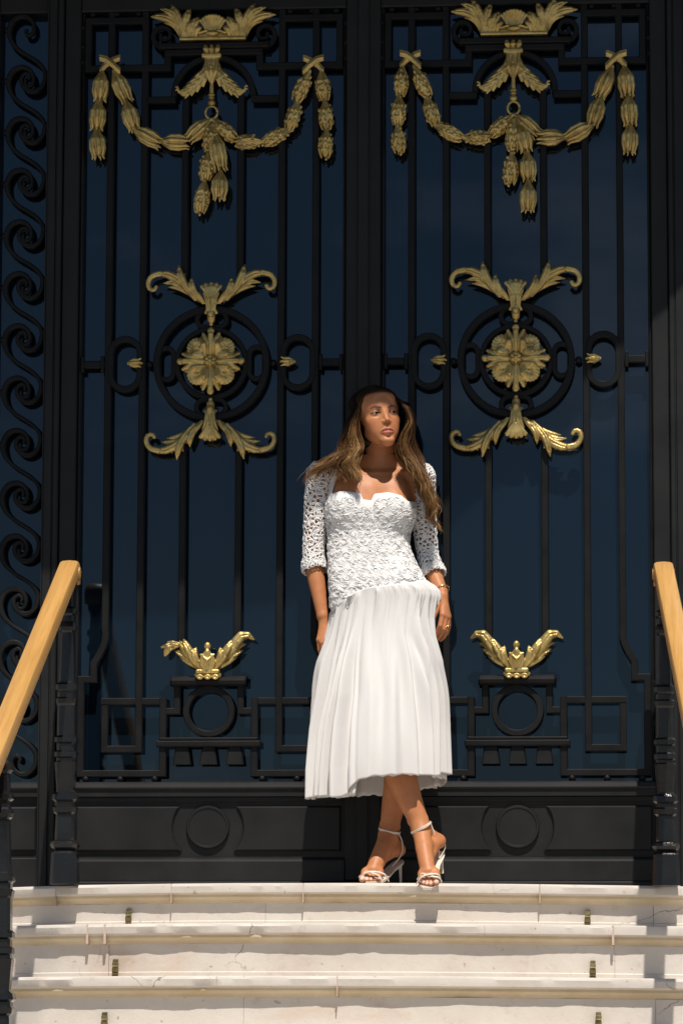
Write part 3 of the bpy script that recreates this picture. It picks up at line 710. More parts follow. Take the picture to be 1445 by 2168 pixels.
def iron(parent, name, pts, w=BW, y0=-0.013, y1=0.012, closed=False, ch=0.003, wf=None, smooth=False):
    m = MB(); m.path(pts, w, y0, y1, ch, closed, wf); return m.build(name, M_IRON, parent, smooth, angle=30 if smooth else None)
def stadium(cx, cz, hw, hh, n=14):
    if hh >= hw:
        d = hh-hw; return np.vstack([arc(cx, cz+d, hw, 0, 180, n), arc(cx, cz-d, hw, 180, 360, n)])
    d = hw-hh; return np.vstack([arc(cx+d, cz, hh, -90, 90, n), arc(cx-d, cz, hh, 90, 270, n)])

def door_leaf(x0, label, kinds, drops, droop, side):
    L = empty('door_leaf', (x0, 0, 0.02), label, 'door')
    P = L
    ztop = Z(24); zled = Z(1656); zbot = 0.024
    off = -0.02
    def B(m, name, mat=M_PANEL, par=None, **k):
        o = m.build(name, mat, None, **k); o.parent = par or P
        if par is None or par is P: o.location = (0, 0, off)
        return o
    # stiles and rails
    for s_ in (-1, 1):
        m = MB(); m.box(*sorted((s_*0.4755, s_*0.5345)), -0.022, 0.07, zbot, ztop+0.10, 0.004); B(m, 'stile')
        m = MB(); m.box(*sorted((s_*0.4635, s_*0.4753)), -0.010, 0.06, zled, ztop, 0.006); B(m, 'glazing_bead')
    m = MB(); m.box(-0.4753, 0.4753, -0.022, 0.07, ztop, ztop+0.10, 0.004); B(m, 'top_rail')
    m = MB(); m.box(-0.47, 0.47, 0.042, 0.050, zled-0.01, ztop+0.01); B(m, 'glass_pane', M_GLASS)
    # ledge and kick panel
    zk = [Z(1672), Z(1687), Z(1695), Z(1708), Z(1802), Z(1816), Z(1871)]
    m = MB(); m.loft([np.array([(x, y, z) for y, z in [(0.06, zled+0.004), (-0.020, zled), (-0.030, zled-0.006), (-0.034, zk[0]+0.006), (-0.030, zk[0]), (-0.025, zk[0]-0.002), (-0.025, zk[1]), (0.06, zk[1])]]) for x in (-0.4752, 0.4752)]); B(m, 'ledge')
    m = MB(); m.box(-0.4752, 0.4752, -0.004, 0.06, zk[5], zk[1]-0.0005); kp = B(m, 'kick_panel')
    m = MB(); m.box(-0.4752, 0.4752, -0.012, -0.0045, zk[2]-0.004, zk[1]-0.001, 0.002); B(m, 'bead', par=kp)
    m = MB(); m.loft([np.array([(x, y, z) for y, z in [(0.06, zk[5]-0.0005), (-0.012, zk[5]-0.0005), (-0.024, zk[5]-0.008), (-0.026, zk[5]-0.014), (-0.026, zbot), (0.06, zbot)]]) for x in (-0.4752, 0.4752)]); B(m, 'bottom_rail')
    zc = Z(1752); rr = 0.080
    for s_ in (-1, 1):       # raised fields with a hollow end around the roundel
        n = 17; rc = 0.122; m = MB()
        def sect(zz, ins, y):       # one level of the field: outer end straight, inner end hollow
            z0, z1 = zk[4]+ins, zk[3]-ins; zq = z0+(z1-z0)*zz; return s_*(0.462-ins), s_*(math.sqrt(max((rc+ins)**2-(zq-zc)**2, 1e-6))), y, zq
        rows = []
        for zz in np.linspace(0, 1, n):
            l = []
            for ins, y in ((0.0, -0.0045), (0.0, -0.010), (0.005, -0.016)):
                xo_, xi_, y_, z_ = sect(zz, ins, y); l.append((xo_, xi_, y_, z_))
            rows.append(np.array([(l[0][0], l[0][2], l[0][3]), (l[1][0], l[1][2], l[1][3]), (l[2][0], l[2][2], l[2][3]), (l[2][1], l[2][2], l[2][3]), (l[1][1], l[1][2], l[1][3]), (l[0][1], l[0][2], l[0][3])]))
        top = rows[-1]; bot = rows[0]
        m.loft(rows, False, False)
        for e_, zz in ((bot, zk[4]), (top, zk[3])):       # slopes of the long edges
            m.add([e_[1], e_[2], e_[3], e_[4], (e_[1][0], -0.0045, zz), (e_[4][0], -0.0045, zz), (e_[1][0], -0.010, zz), (e_[4][0], -0.010, zz)], [(6, 1, 2, 7), (4, 6, 7, 5)])
        B(m, 'raised_field', par=kp)
    m = MB(); t = np.linspace(0, 2*math.pi, 40, endpoint=False)
    m.loft([np.array([(r*math.cos(a), y, zc+r*math.sin(a)) for a in t]) for r, y in ((rr*0.94, -0.0045), (rr*0.94, -0.012), (rr*0.9, -0.018), (rr*0.83, -0.018), (rr*0.80, -0.015))]); B(m, 'roundel', par=kp)
    # ---- ironwork
    I = empty('wrought_iron_grille', (0, 0, off)); I.parent = P
    def ir(*a, **k): return iron(I, *a, **k)
    zup = ztop-0.001; b1, b2, b3 = 0.367, 0.2455, 0.0985
    zm = Z(770)
    za = LP(450, 205)[1]
    yb = Z(1358)
    for s_ in (-1, 1):
        # outer bar with its S-bend and stepped foot
        zj = Z(1344); z2 = Z(1402); z3 = Z(1438); xo = LP(170, 1450)[0]; xi = LP(350/2.064+26, 1450)[0]
        x2 = LP(199, 1420)[0]
        zb_ = Z(1638); xr = LP(345, 1600)[0]
        cv = spline([(b1, zj+0.02), (b1, zj-0.02), (b1+0.016, zj-0.062), (-x2-0.004, z2+0.002)], 12)
        pts = [(b1, zup)]+[tuple(p) for p in cv]+[(-x2, z2-0.004), (-x2, z3), (-xo-0.004, z3), (-xo-0.004, zb_), (-xr, zb_), (-xr, Z(1478)), ]
        ir('outer_bar', [(s_*p[0], p[1]) for p in pts])
        # inner bar with square foot
        zf = Z(1485); zg = Z(1586); xl = LP(222, 1540)[0]
        ir('inner_bar', [(s_*b2, zup), (s_*b2, zg), (s_*-xl, zg), (s_*-xl, zf-0.0123)], y0=-0.0118, y1=0.0105)
        ir('foot_bar', [(s_*(-xl+0.0123), zf), (s_*-xr-s_*0.0123, zf)], y0=-0.0103, y1=0.0091)
        # short bars, upper and lower
        ir('short_bar', [(s_*b3, za+0.004), (s_*b3, Z(592))], y0=-0.0122, y1=0.011); ir('short_bar', [(s_*b3, Z(945)), (s_*b3, Z(1392))], y0=-0.0122, y1=0.011)
        # upper rectangle, step and shoulder
        zr1, zr0 = Z(42), Z(143); xe = LP(188.5, 90)[0]; xs = LP(356, 140)[0]
        ir('upper_rectangle', [(s_*b2, zr1), (s_*-xe, zr1), (s_*-xe, zr0), (s_*-xs, zr0), (s_*-xs, Z(112))], y0=-0.0145, y1=0.0125)
        ir('shoulder', [(s_*(b2-0.012), Z(211)), (s_*0.136, Z(211))], y0=-0.0115, y1=0.0102)
        # scroll beside the crest
        c = LP(347, 76); t = np.radians(np.linspace(-70, 400, 36)); rad = np.linspace(0.042, 0.008, 36)
        ir('crest_scroll', [(s_*-(c[0]-r*math.cos(a)*-1*-1), c[1]+r*math.sin(a)) for r, a in zip(rad, t)], w=0.016, y0=-0.0105, y1=0.009, smooth=True, wf=np.linspace(0.019, 0.012, 36))
        # middle
        ir('oval_ring', stadium(s_*(b1+b2)/2, zm, 0.0520, 0.0900), closed=True, w=0.022, y0=-0.0155, y1=0.0135, smooth=True)
        ir('crossbar', [(s_*0.463, zm), (s_*(b1+0.012), zm)], w=0.026, y0=-0.011, y1=0.0095)
        for xx in (0.458, b1+0.020):
            m = MB(); m.box(s_*xx-0.006, s_*xx+0.006, -0.016, 0.008, zm-0.028, zm+0.028, 0.003); o = m.build('collar', M_IRON, I)
        m = MB(); m.ball((s_*0.2195, -0.001, zm), 0.0125, 14); m.build('ball', M_IRON, I, True)
        ir('small_oval', stadium(s_*0.161, zm, 0.027, 0.057), closed=True, w=0.018, y0=-0.0110, y1=0.0088, smooth=True)
        ir('small_oval', stadium(0, zm+s_*0.158, 0.052, 0.028), closed=True, w=0.018, y0=-0.0110, y1=0.0088, smooth=True)
        # lower table
        zc2 = Z(1506.5); xw = 0.143
        ir('strut', [(s_*0.111, Z(1452)), (s_*0.111, Z(1506)), (s_*(-xr-0.012), Z(1506))], w=0.023, y0=-0.0108, y1=0.009)
        for zz in (1450, 1535, 1617):
            m = MB(); m.ball((s_*(-xo+0.0235), -0.001, Z(zz)), 0.012, 12); m.build('ball', M_IRON, I, True)
        for xx in (182, 255, 328):
            u = LP(xx, 1649)[0]; m = MB(); m.ball((s_*u, -0.004, Z(1649)), 0.0125, 12); m.build('ball', M_IRON, I, True)
        for xx in (197, 248, 294): m = MB(); m.ball((s_*LP(xx, 24)[0], 0.0, Z(27)), 0.012, 12); m.build('ball', M_IRON, I, True)
        for yy in (54, 95, 128): m = MB(); m.ball((s_*(-xe+0.022), 0.0, Z(yy)), 0.012, 12); m.build('ball', M_IRON, I, True)
    ir('arch', arc(0, za, 0.1415, 0, 180, 40), w=0.022, y0=-0.0152, y1=0.0131, smooth=True)
    m = MB(); zz0, zz1 = Z(119), Z(93)
    m.box(-0.198, 0.198, -0.030, 0.012, (zz0+zz1)/2+0.001, zz1, 0.004); m.box(-0.176, 0.176, -0.022, 0.010, zz0, (zz0+zz1)/2+0.0005, 0.004); m.build('crest_shelf', M_IRON, I)
    ir('large_ring', arc(0, zm, 0.1945, 0, 360, 65)[:-1], closed=True, w=0.024, y0=-0.0162, y1=0.0142, smooth=True)
    ir('inner_ring', arc(0, zm, 0.122, 0, 360, 49)[:-1], closed=True, w=0.019, y0=-0.0135, y1=0.0121, smooth=True)
    ir('lower_ring', arc(0, Z(1506.5), 0.0795, 0, 360, 49)[:-1], closed=True, w=0.0225, y0=-0.0148, y1=0.0128, smooth=True)
    m = MB(); m.loft([np.array([(sx*(hw), y, z) for y, z in [(0.01, Z(1433)), (-0.026, Z(1433)), (-0.034, Z(1436)), (-0.037, Z(1443)), (-0.034, Z(1450)), (-0.026, Z(1453)), (0.01, Z(1453))]]) for sx, hw in ((-1, 0.128), (-1, 0.134), (1, 0.134), (1, 0.128))]); m.build('leaf_crown_plinth', M_IRON, I)
    m = MB(); m.box(-0.182, 0.182, -0.024, 0.012, Z(1582), Z(1569), 0.004); m.box(-0.172, 0.172, -0.018, 0.011, Z(1568.5), Z(1562), 0.003); m.build('lower_shelf', M_IRON, I)
    for x in (-0.0925, 0, 0.0925):
        m = MB(); zt, zb_ = Z(1582.5), Z(1619)
        m.loft([np.array([(x-a, y0, zt), (x+a, y0, zt), (x+b, y0b, zb_), (x-b, y0b, zb_)]) for a, b, y0, y0b in ((0.0235, 0.031, 0.008, 0.008), (0.0235, 0.031, -0.008, -0.014), (0.019, 0.027, -0.012, -0.018))]); m.build('drop', M_IRON, I)
    # ---- gilded castings
    G = []
    G += [crest(None), pendant(None), wing(None, True), wing(None, False), rosette(None), leaf_crown(None, droop)]
    gl = garland(None, kinds, drops, side); G.append(gl)
    for s_ in (-1, 1): G.append(bellflower(None, s_*0.268, zm+0.002, -s_ * -1))
    for o in G:
        o.parent = P; o.location = Vector(o.location)+Vector((0, -0.006 if o is gl else -0.003, off))
    return L
door_leaf(-LX, 'left leaf of glazed black door, gilded leaf crown with a broken dangling tip', (('t'), ('o')), (('o', 3), ('t', 2)), True, -1)
door_leaf(LX, 'right leaf of glazed black door, gilded leaf crown with both tips whole', (('o'), ('t')), (('o', 2), ('t', 3)), False, 1)

# ================================================================== FRAME, SIDE SCREEN, WALL, SHADE SLAB
fr = empty('door_frame', (0, 0, 0), 'black painted timber frame and posts around the double door', 'door frame')
ztop = Z(24)
for s_ in (-1, 1):
    x0, x1 = 1.0745, 1.128 if s_ < 0 else 1.22
    m = MB(); prof = [(1.0142+0.062, 0.10), (1.0142+0.062, -0.03), (1.0142+0.064, -0.036)]
    base = LX+0.5365; pr = [(base, 0.1), (base, -0.032), (base+0.004, -0.036), (base+0.016, -0.036), (base+0.018, -0.030), (base+0.022, -0.030), (base+0.024, -0.038), (base+0.05 if s_ < 0 else base+0.055, -0.038), (base+0.053 if s_ < 0 else base+0.058, -0.044), (base+0.056 if s_ < 0 else base+0.13, -0.044), (base+0.056 if s_ < 0 else base+0.13, 0.1)]
    m.loft([np.array([(s_*x, y, z) for x, y in pr][::s_]) for z in (0.0, ztop+0.5)]); m.build('post', M_PANEL, fr)
m = MB(); m.box(-1.0715, 1.0715, -0.034, 0.1, ztop+0.104, ztop+0.5, 0.004); m.build('transom', M_PANEL, fr)
m = MB(); m.box(-1.0715, 1.0715, -0.036, 0.1, 0.0, 0.0215, 0.004); m.build('threshold', M_PANEL, fr)
m = MB(); m.box(-0.021, 0.021, -0.034, -0.0225, 0.026, ztop+0.09, 0.005); m.build('meeting_cover_strip', M_PANEL, fr)

sc = empty('side_screen', (-1.35, 0, 0), 'glazed black side screen with a column of wrought iron scrolls', 'screen')
def SP(x, y): p = at(x, y, 0.0); return p[0], p[2]
xl, xr_ = -1.306, -1.1305
zled = Z(1656)
o = MB(); o.box(xl-0.002, xr_+0.002, 0.042, 0.05, zled-0.01, ztop+0.01); place(o.build('glass_pane', M_GLASS), sc)
m = MB(); m.box(-1.40, xl, -0.022, 0.07, 0.022, ztop+0.5, 0.004); place(m.build('stile', M_PANEL), sc)
m = MB(); m.box(xl, xr_, -0.022, 0.07, ztop, ztop+0.5, 0.004); place(m.build('top_rail', M_PANEL), sc)
zk = [Z(1672), Z(1687), Z(1695), Z(1708), Z(1802), Z(1816), Z(1871)]
m = MB(); m.loft([np.array([(x, y, z) for y, z in [(0.06, zled+0.004), (-0.020, zled), (-0.030, zled-0.006), (-0.034, zk[0]+0.006), (-0.030, zk[0]), (-0.025, zk[0]-0.002), (-0.025, zk[1]), (0.06, zk[1])]]) for x in (xl, xr_)]); place(m.build('ledge', M_PANEL), sc)
m = MB(); m.box(xl, xr_, -0.004, 0.06, zk[5], zk[1]-0.0005); place(m.build('kick_panel', M_PANEL), sc)
m = MB(); m.box(xl+0.006, xr_-0.006, -0.016, -0.0045, zk[4], zk[3], 0.006); place(m.build('raised_field', M_PANEL), sc)
m = MB(); m.box(xl, xr_, -0.026, 0.06, 0.0015, zk[5]-0.001, 0.004); place(m.build('bottom_rail', M_PANEL), sc)
U = [(186, 655), (178, 690), (200, 716), (240, 700), (258, 650), (245, 590), (205, 548), (150, 532), (80, 555), (35, 620), (25, 700), (55, 790), (130, 865), (210, 915), (290, 970), (345, 1035), (362, 1095), (345, 1180), (285, 1238), (220, 1245), (160, 1205), (135, 1145), (150, 1095), (185, 1075), (215, 1100), (205, 1140)]
W_ = np.interp(np.linspace(0, 1, 60), [0, 0.1, 0.25, 0.36, 0.5, 0.66, 0.8, 0.93, 1], [0.011, 0.014, 0.019, 0.019, 0.0125, 0.0155, 0.019, 0.014, 0.011])
per = 112.2
for k in range(-10, 6):
    pts = [SP(x/4.333, 900+(y)/4.333) for x, y in U]; dz = -(SP(50, 1100+per)[1]-SP(50, 1100)[1])*-1*k
    pts = np.array(pts); pts[:, 0] = np.clip(pts[:, 0], -1.3, -1.13); pts[:, 1] += dz
    if pts[:, 1].max() > ztop-0.005 or pts[:, 1].min() < zled+0.01: continue
    m = MB(); m.path(spline(pts, 60), 0.016, -0.011, 0.011, 0.004, False, W_); so = m.build('scroll', M_IRON, None, True, angle=35); place(so, sc)
    for (x, y, sx) in ((374, 1090, 1), (18, 665, -1)):
        p = SP(x/4.333, 900+y/4.333); m = MB(); m.ball((p[0]+sx*0.006, 0, p[1]+dz), 0.0115, 10); place(m.build('ball', M_IRON, None, True), sc)

# masonry around (out of the picture) and an unseen slab added to shade the upper doors
wl = MB(); wl.box(-6, -1.401, 0.0, 0.6, -0.9, 6.5); wl.box(1.22, 6, 0.0, 0.6, -0.9, 6.5); wl.box(-1.401, 1.22, 0.101, 0.6, ztop+0.5, 6.5); wl.box(-1.401, 1.22, 0.101, 0.6, -0.9, ztop+0.5)
tag(wl.build('facade_wall', M_WALL), 'pale rendered facade around the doorway', 'wall')
ZC = 3.62
EDGE = [(-160, 1262), (0, 1262), (235, 1258), (390, 1252), (510, 1240), (590, 1228), (700, 1214), (786, 1192), (860, 1150), (945, 1075), (1040, 985), (1150, 925), (1240, 812), (1310, 752), (1400, 690), (1500, 600), (1600, 480), (1680, 300)]  # wanted shadow line on the doors, projected sunward into the slab outline
pl = []
for x, y in EDGE:
    p = at(x, y, 0.0); t = (ZC-p[2])/SUN[2]; pl.append((p[0]+SUN[0]*t, min(-0.02, p[1]+SUN[1]*t)))
pl = spline(pl, 48)
poly = [(pl[0][0]-1.2, -0.001), (pl[0][0]-1.2, pl[0][1])]+[tuple(p) for p in pl]+[(pl[-1][0]+0.02, -0.001)]
m = MB(); m.loft([np.array([(x, y, z) for x, y in poly]) for z in (ZC, ZC+0.05)])
tag(m.build('shade_slab', M_IRON), 'unseen dark rounded slab added to shade the doors', 'shade slab')

# ================================================================== HANDRAILS
SLOPE = 0.50
def handrail(x, y0, ztop, label, flare):
    H = empty('handrail', (x, y0, 0), label, 'handrail', 'handrails flanking the steps')
    # oak rail: rounded rectangular section, swept down the stairs, with a scrolled upper end
    hw, th = 0.0335, 0.052
    sec = [(-hw, -th), (-hw, -0.010), (-hw+0.003, -0.004), (-hw+0.010, 0.0), (0, 0.0022), (hw-0.010, 0.0), (hw-0.003, -0.004), (hw, -0.010), (hw, -th), (hw-0.006, -th-0.004), (-hw+0.006, -th-0.004)]
    a = math.atan(SLOPE); rings = []
    path = []                       # (y, z, angle of section)
    Lr = 2.2
    n = 30
    for i in range(n):
        s_ = Lr*(1-i/(n-1)); path.append((-s_*math.cos(a), -s_*math.sin(a), a))
    for k in range(1, 13):          # over the top and down into the volute
        t = a-math.radians(150)*k/12; r = 0.040-0.0012*k; y_, z_, _ = path[-1]
        step = 0.0105; path.append((y_+step*math.cos(t), z_+step*math.sin(t), t))
    m = MB()
    for i, (y_, z_, t) in enumerate(path):
        sc_ = 1.0 if i < n+3 else max(0.42, 1-0.07*(i-n-2))
        rings.append(np.array([(u-flare*min(y_, 0), y_-math.sin(t)*v*sc_*-1*-1, z_+math.cos(t)*v*sc_) for u, v in sec]))
    m.loft(rings)
    o = m.build('wooden_rail', M_WOOD, H, True, (0, 0, ztop), angle=32)
    m = MB()                         # volute buttons on both cheeks
    for sg in (-1, 1):
        t = np.linspace(0, 2*math.pi*1.6, 30); r = np.linspace(0.020, 0.005, 30)
        m.tube(np.stack([np.full(30, sg*(hw+0.0005)), 0.020+r*np.cos(t), -0.040+r*np.sin(t)], 1), 0.0042, 6)
    m.build('volute', M_WOOD, H, True, (0, 0, ztop))
    # flat iron under the rail
    m = MB(); m.loft([np.array([(u+flare*s_*math.cos(a), -s_*math.cos(a)+0, -s_*math.sin(a)+v-th/math.cos(a)) for u, v in ((-0.02, -0.0045), (0.02, -0.0045), (0.02, -0.03), (-0.02, -0.03))]) for s_ in (2.16, 0.02)]); m.build('flat_bar', M_GLOSS, H, loc=(0, 0, ztop))
    return H
# cast newel: square turned section, (height, half-width)
PROF = [(0.0, 0.047), (0.10, 0.043), (0.104, 0.040), (0.112, 0.033), (0.118, 0.043), (0.128, 0.047), (0.137, 0.043), (0.143, 0.032), (0.148, 0.033), (0.225, 0.030), (0.232, 0.038), (0.248, 0.040), (0.254, 0.034), (0.266, 0.034), (0.274, 0.043), (0.290, 0.041), (0.298, 0.031), (0.304, 0.029), (0.395, 0.036), (0.400, 0.031), (0.408, 0.031), (0.413, 0.037), (0.428, 0.037), (0.434, 0.030), (0.455, 0.030), (0.461, 0.037), (0.475, 0.037), (0.483, 0.030), (0.58, 0.029), (0.587, 0.033), (0.602, 0.035), (0.608, 0.029), (0.625, 0.029), (0.632, 0.036), (0.648, 0.036), (0.655, 0.028), (0.66, 0.026), (0.82, 0.020), (0.826, 0.026), (0.838, 0.030), (0.85, 0.026), (0.856, 0.022), (0.875, 0.022), (0.882, 0.029), (0.897, 0.029), (0.905, 0.020), (0.96, 0.018), (0.97, 0.026), (0.99, 0.028), (1.0, 0.02)]
def newel(parent, x, y, z, h, name='newel', s=1.0, spikes=False):
    m = MB(); rings = []
    for t, w in PROF:
        w *= s; c = w*0.28
        rings.append(np.array([(x-w+c, y-w, z+t*h), (x+w-c, y-w, z+t*h), (x+w, y-w+c, z+t*h), (x+w, y+w-c, z+t*h), (x+w-c, y+w, z+t*h), (x-w+c, y+w, z+t*h), (x-w, y+w-c, z+t*h), (x-w, y-w+c, z+t*h)]))
    m.loft(rings); return m.build(name, M_GLOSS, parent)
for (x, zt, lab, sg) in ((-0.992, 1.108, 'left handrail of pale oak on glossy black iron newels', -1), (1.043, 1.090, 'right handrail of pale oak on glossy black iron newels', 1)):
    fl = 0.062 if sg > 0 else 0.0
    H = handrail(x, -0.30, zt, lab, fl)
    newel(H, 0.0, -0.005, 0.0 if sg < 0 else -0.006, zt-0.06)
    # the next post, down on the fourth step
    for i in (4,):
        yy = -TREAD*i-0.02; zz = TOPS[min(i, 4)]; hh = zt-0.066+yy*SLOPE-zz
        newel(H, -fl*yy+(0.024 if sg < 0 else 0), yy, zz, hh, 'baluster', 1.0)

# ================================================================== THE WOMAN
W = at
WOM = empty('person', (0.09, -0.25, 0.0), 'woman in a white lace midi dress and pale sandals leaning on the doors', 'person')
def own(o, parent=WOM): return place(o, parent) if parent is WOM else place2(o, parent)
def place2(o, parent):
    o.parent = parent; o.matrix_parent_inverse = Matrix(); return o

def skin_mat():
    m, nt, b = new_mat('skin'); a = nt.nodes.new('ShaderNodeAttribute'); a.attribute_name = 'tint'; co = objco(nt)
    n = noise(nt, 28, 7, 0.7, co); n2 = noise(nt, 420, 4, 0.6, co)
    c = mixc(nt, 1.0, a.outputs['Color'], ramp(nt, n.outputs[0], [(0.3, (0.84, 0.76, 0.72)), (0.7, (1.0, 1.0, 1.0))]), 'MULTIPLY')
    nt.links.new(c, b.inputs['Base Color']); b.inputs['Roughness'].default_value = 0.5; b.inputs['Specular IOR Level'].default_value = 0.35
    b.inputs['Subsurface Weight'].default_value = 0.12; b.inputs['Subsurface Radius'].default_value = (1.0, 0.35, 0.2); b.inputs['Subsurface Scale'].default_value = 0.006
    bump(nt, b, n2.outputs[0], 0.25, 0.001); return m
M_SKIN = skin_mat()
SKIN = np.array((0.51, 0.213, 0.091))
def fabric(name, c, transl, bscale, bs, rough=0.8):
    m, nt, b = new_mat(name); co = objco(nt); b.inputs['Base Color'].default_value = c+(1,); b.inputs['Roughness'].default_value = rough
    b.inputs['Specular IOR Level'].default_value = 0.15; b.inputs['Sheen Weight'].default_value = 0.1
    n = noise(nt, bscale, 3, 0.6, co); nb = bump(nt, b, n.outputs[0], bs, 0.0015)
    if transl:
        t = nt.nodes.new('ShaderNodeBsdfTranslucent'); t.inputs[0].default_value = c+(1,); mx = nt.nodes.new('ShaderNodeMixShader'); mx.inputs[0].default_value = transl
        nt.links.new(b.outputs[0], mx.inputs[1]); nt.links.new(t.outputs[0], mx.inputs[2]); nt.links.new(mx.outputs[0], nt.nodes['Material Output'].inputs[0])
    return m
M_CHIF = fabric('white_chiffon', (0.765, 0.742, 0.725), 0.14, 700, 0.2)
M_LACE = fabric('white_lace', (0.83, 0.815, 0.80), 0.07, 900, 0.12)
M_LINING = fabric('white_lining', (0.70, 0.68, 0.66), 0.1, 500, 0.2)
M_SHOE = coloured('cream_leather', (0.60, 0.52, 0.43), (0.68, 0.61, 0.52), 30, 0.35, 0, 0.15, 400, 0.0006)
M_JEWEL = coloured('gold_jewellery', (0.75, 0.5, 0.16), (0.85, 0.62, 0.25), 60, 0.2, 1.0, 0)

# ---- body field (torso, arms, legs)
def loft_op(f, rows, k):
    """rows: (z, x centre, half-width, y centre, depth front, depth back)"""
    r = np.array(sorted(rows)); w = f.win((r[:, 1].min()-0.26, -0.5, r[0, 0]-0.03), (r[:, 1].max()+0.26, 0.03, r[-1, 0]+0.03))
    sl, (X, Y, Z_) = w; z = np.clip(Z_, r[0, 0], r[-1, 0]).ravel(); zz = np.linspace(r[0, 0], r[-1, 0], 200)
    def ev(c):
        y = np.interp(zz, r[:, 0], r[:, c]); kk = np.hanning(25); kk /= kk.sum(); yp = np.pad(y, 12, 'edge'); y = np.convolve(yp, kk, 'valid'); return np.interp(z, zz, y)[None, None, :].astype(np.float32)
    cx_, hw, cy_, df, db = [ev(c) for c in range(1, 6)]
    dy = Y-cy_; ry = np.where(dy < 0, df, db); a = np.abs(X-cx_)/hw; b = np.abs(dy)/ry
    q = (a**2.3+b**2.3)**(1/2.3); d = (q-1)*np.minimum(hw, ry)
    d = np.maximum(d, np.maximum(r[0, 0]-Z_, Z_-r[-1, 0])); f.blend(sl, d, k, 'add')
TORSO = [(1003, 712, 868, -.118, .058, .066), (1030, 699, 876, -.124, .076, .074), (1060, 698, 872, -.128, .088, .076), (1090, 699, 866, -.133, .092, .074), (1130, 701, 857, -.144, .084, .070), (1160, 702, 858, -.156, .082, .074),
         (1190, 703, 870, -.168, .084, .084), (1220, 705, 888, -.188, .088, .098), (1250, 707, 903, -.200, .090, .104), (1285, 709, 911, -.208, .090, .106), (1310, 712, 912, -.210, .086, .104), (1335, 718, 906, -.210, .080, .096), (1355, 740, 890, -.210, .060, .070)]
def torso_rows(grow=0.0):
    out = []
    for py, l, r, cy_, df, db in TORSO:
        a, b = W(l, py, -.16), W(r, py, -.16); out.append((a[2], (a[0]+b[0])/2, (b[0]-a[0])/2+grow, cy_, df+grow, db+grow))
    return out
ARM_R = [W(680, 1006, -.120), W(670, 1080, -.120), W(664, 1168, -.122), W(668, 1218, -.140), W(683, 1304, -.172)]
RAD_R = [.044, .036, .030, .0305, .0205]
ARM_L = [W(890, 1010, -.120), W(895, 1080, -.108), W(904, 1168, -.098), W(914, 1205, -.126), W(934, 1253, -.176)]
RAD_L = [.044, .036, .030, .0295, .0205]
LEG_R = [W(772, 1310, -.200), W(800, 1440, -.245), W(830, 1560, -.300), W(845, 1630, -.300), W(867, 1694, -.312), W(888, 1742, -.325), W(891, 1756, -.330)]
LRAD_R = [.080, .074, .053, .0545, .042, .0315, .031]
LEG_L = [W(858, 1305, -.200), W(858, 1440, -.215), W(854, 1572, -.232), W(846, 1645, -.214), W(833, 1702, -.208), W(823, 1755, -.214), W(821, 1768, -.220)]
LRAD_L = [.079, .074, .052, .053, .041, .0315, .031]
def limb(P, R, n=14):
    Q = spline(np.c_[np.array(P), np.array(R)], n); return [q[:3] for q in Q], [q[3] for q in Q]
def neck(f):
    f.cone(W(798, 1010, -.105), W(806, 945, -.125), .055, .049, .02); f.cone(W(806, 945, -.125), W(808, 905, -.150), .050, .050, .012)
BF = Field((-0.26, -0.36, 0.12), (0.40, -0.02, 1.60), 0.0033)
loft_op(BF, torso_rows(), 0.0)
for px in (742, 833): BF.ell(W(px, 1080, -.182), (.062, .054, .058), .03)
for px, sg in ((742, -1), (833, 1)): BF.ell(W(px+sg*-6, 1050, -.164), (.058, .040, .062), .03)
neck(BF)
for s_, a in ((-1, ARM_R[0]), (1, ARM_L[0])):
    BF.cone(W(798, 978, -.098), a+np.array([0, 0, .012]), .036, .034, .04)         # trapezius
    BF.cone(W(798+s_*6, 1002, -.165), a+np.array([s_*-.02, -.02, .016]), .0065, .0065, .018)   # collar bones
for A_, R_ in ((ARM_R, RAD_R), (ARM_L, RAD_L)):
    l = limb(A_, R_); BF.chain(l[0][:4], l[1][:4], .03); BF.chain(*l, .004)
BF.chain(*limb(LEG_R, LRAD_R, 18), .03); BF.chain(*limb(LEG_L, LRAD_L, 18), .03)
BF.ell(W(829, 1556, -.318), (.042, .034, .045), .02); BF.ell(W(856, 1570, -.255), (.042, .034, .045), .02)
BF.cone(W(788, 1035, -.240), W(788, 1075, -.252), .010, .012, .02, 'sub')
bv, bf_ = BF.verts_faces()

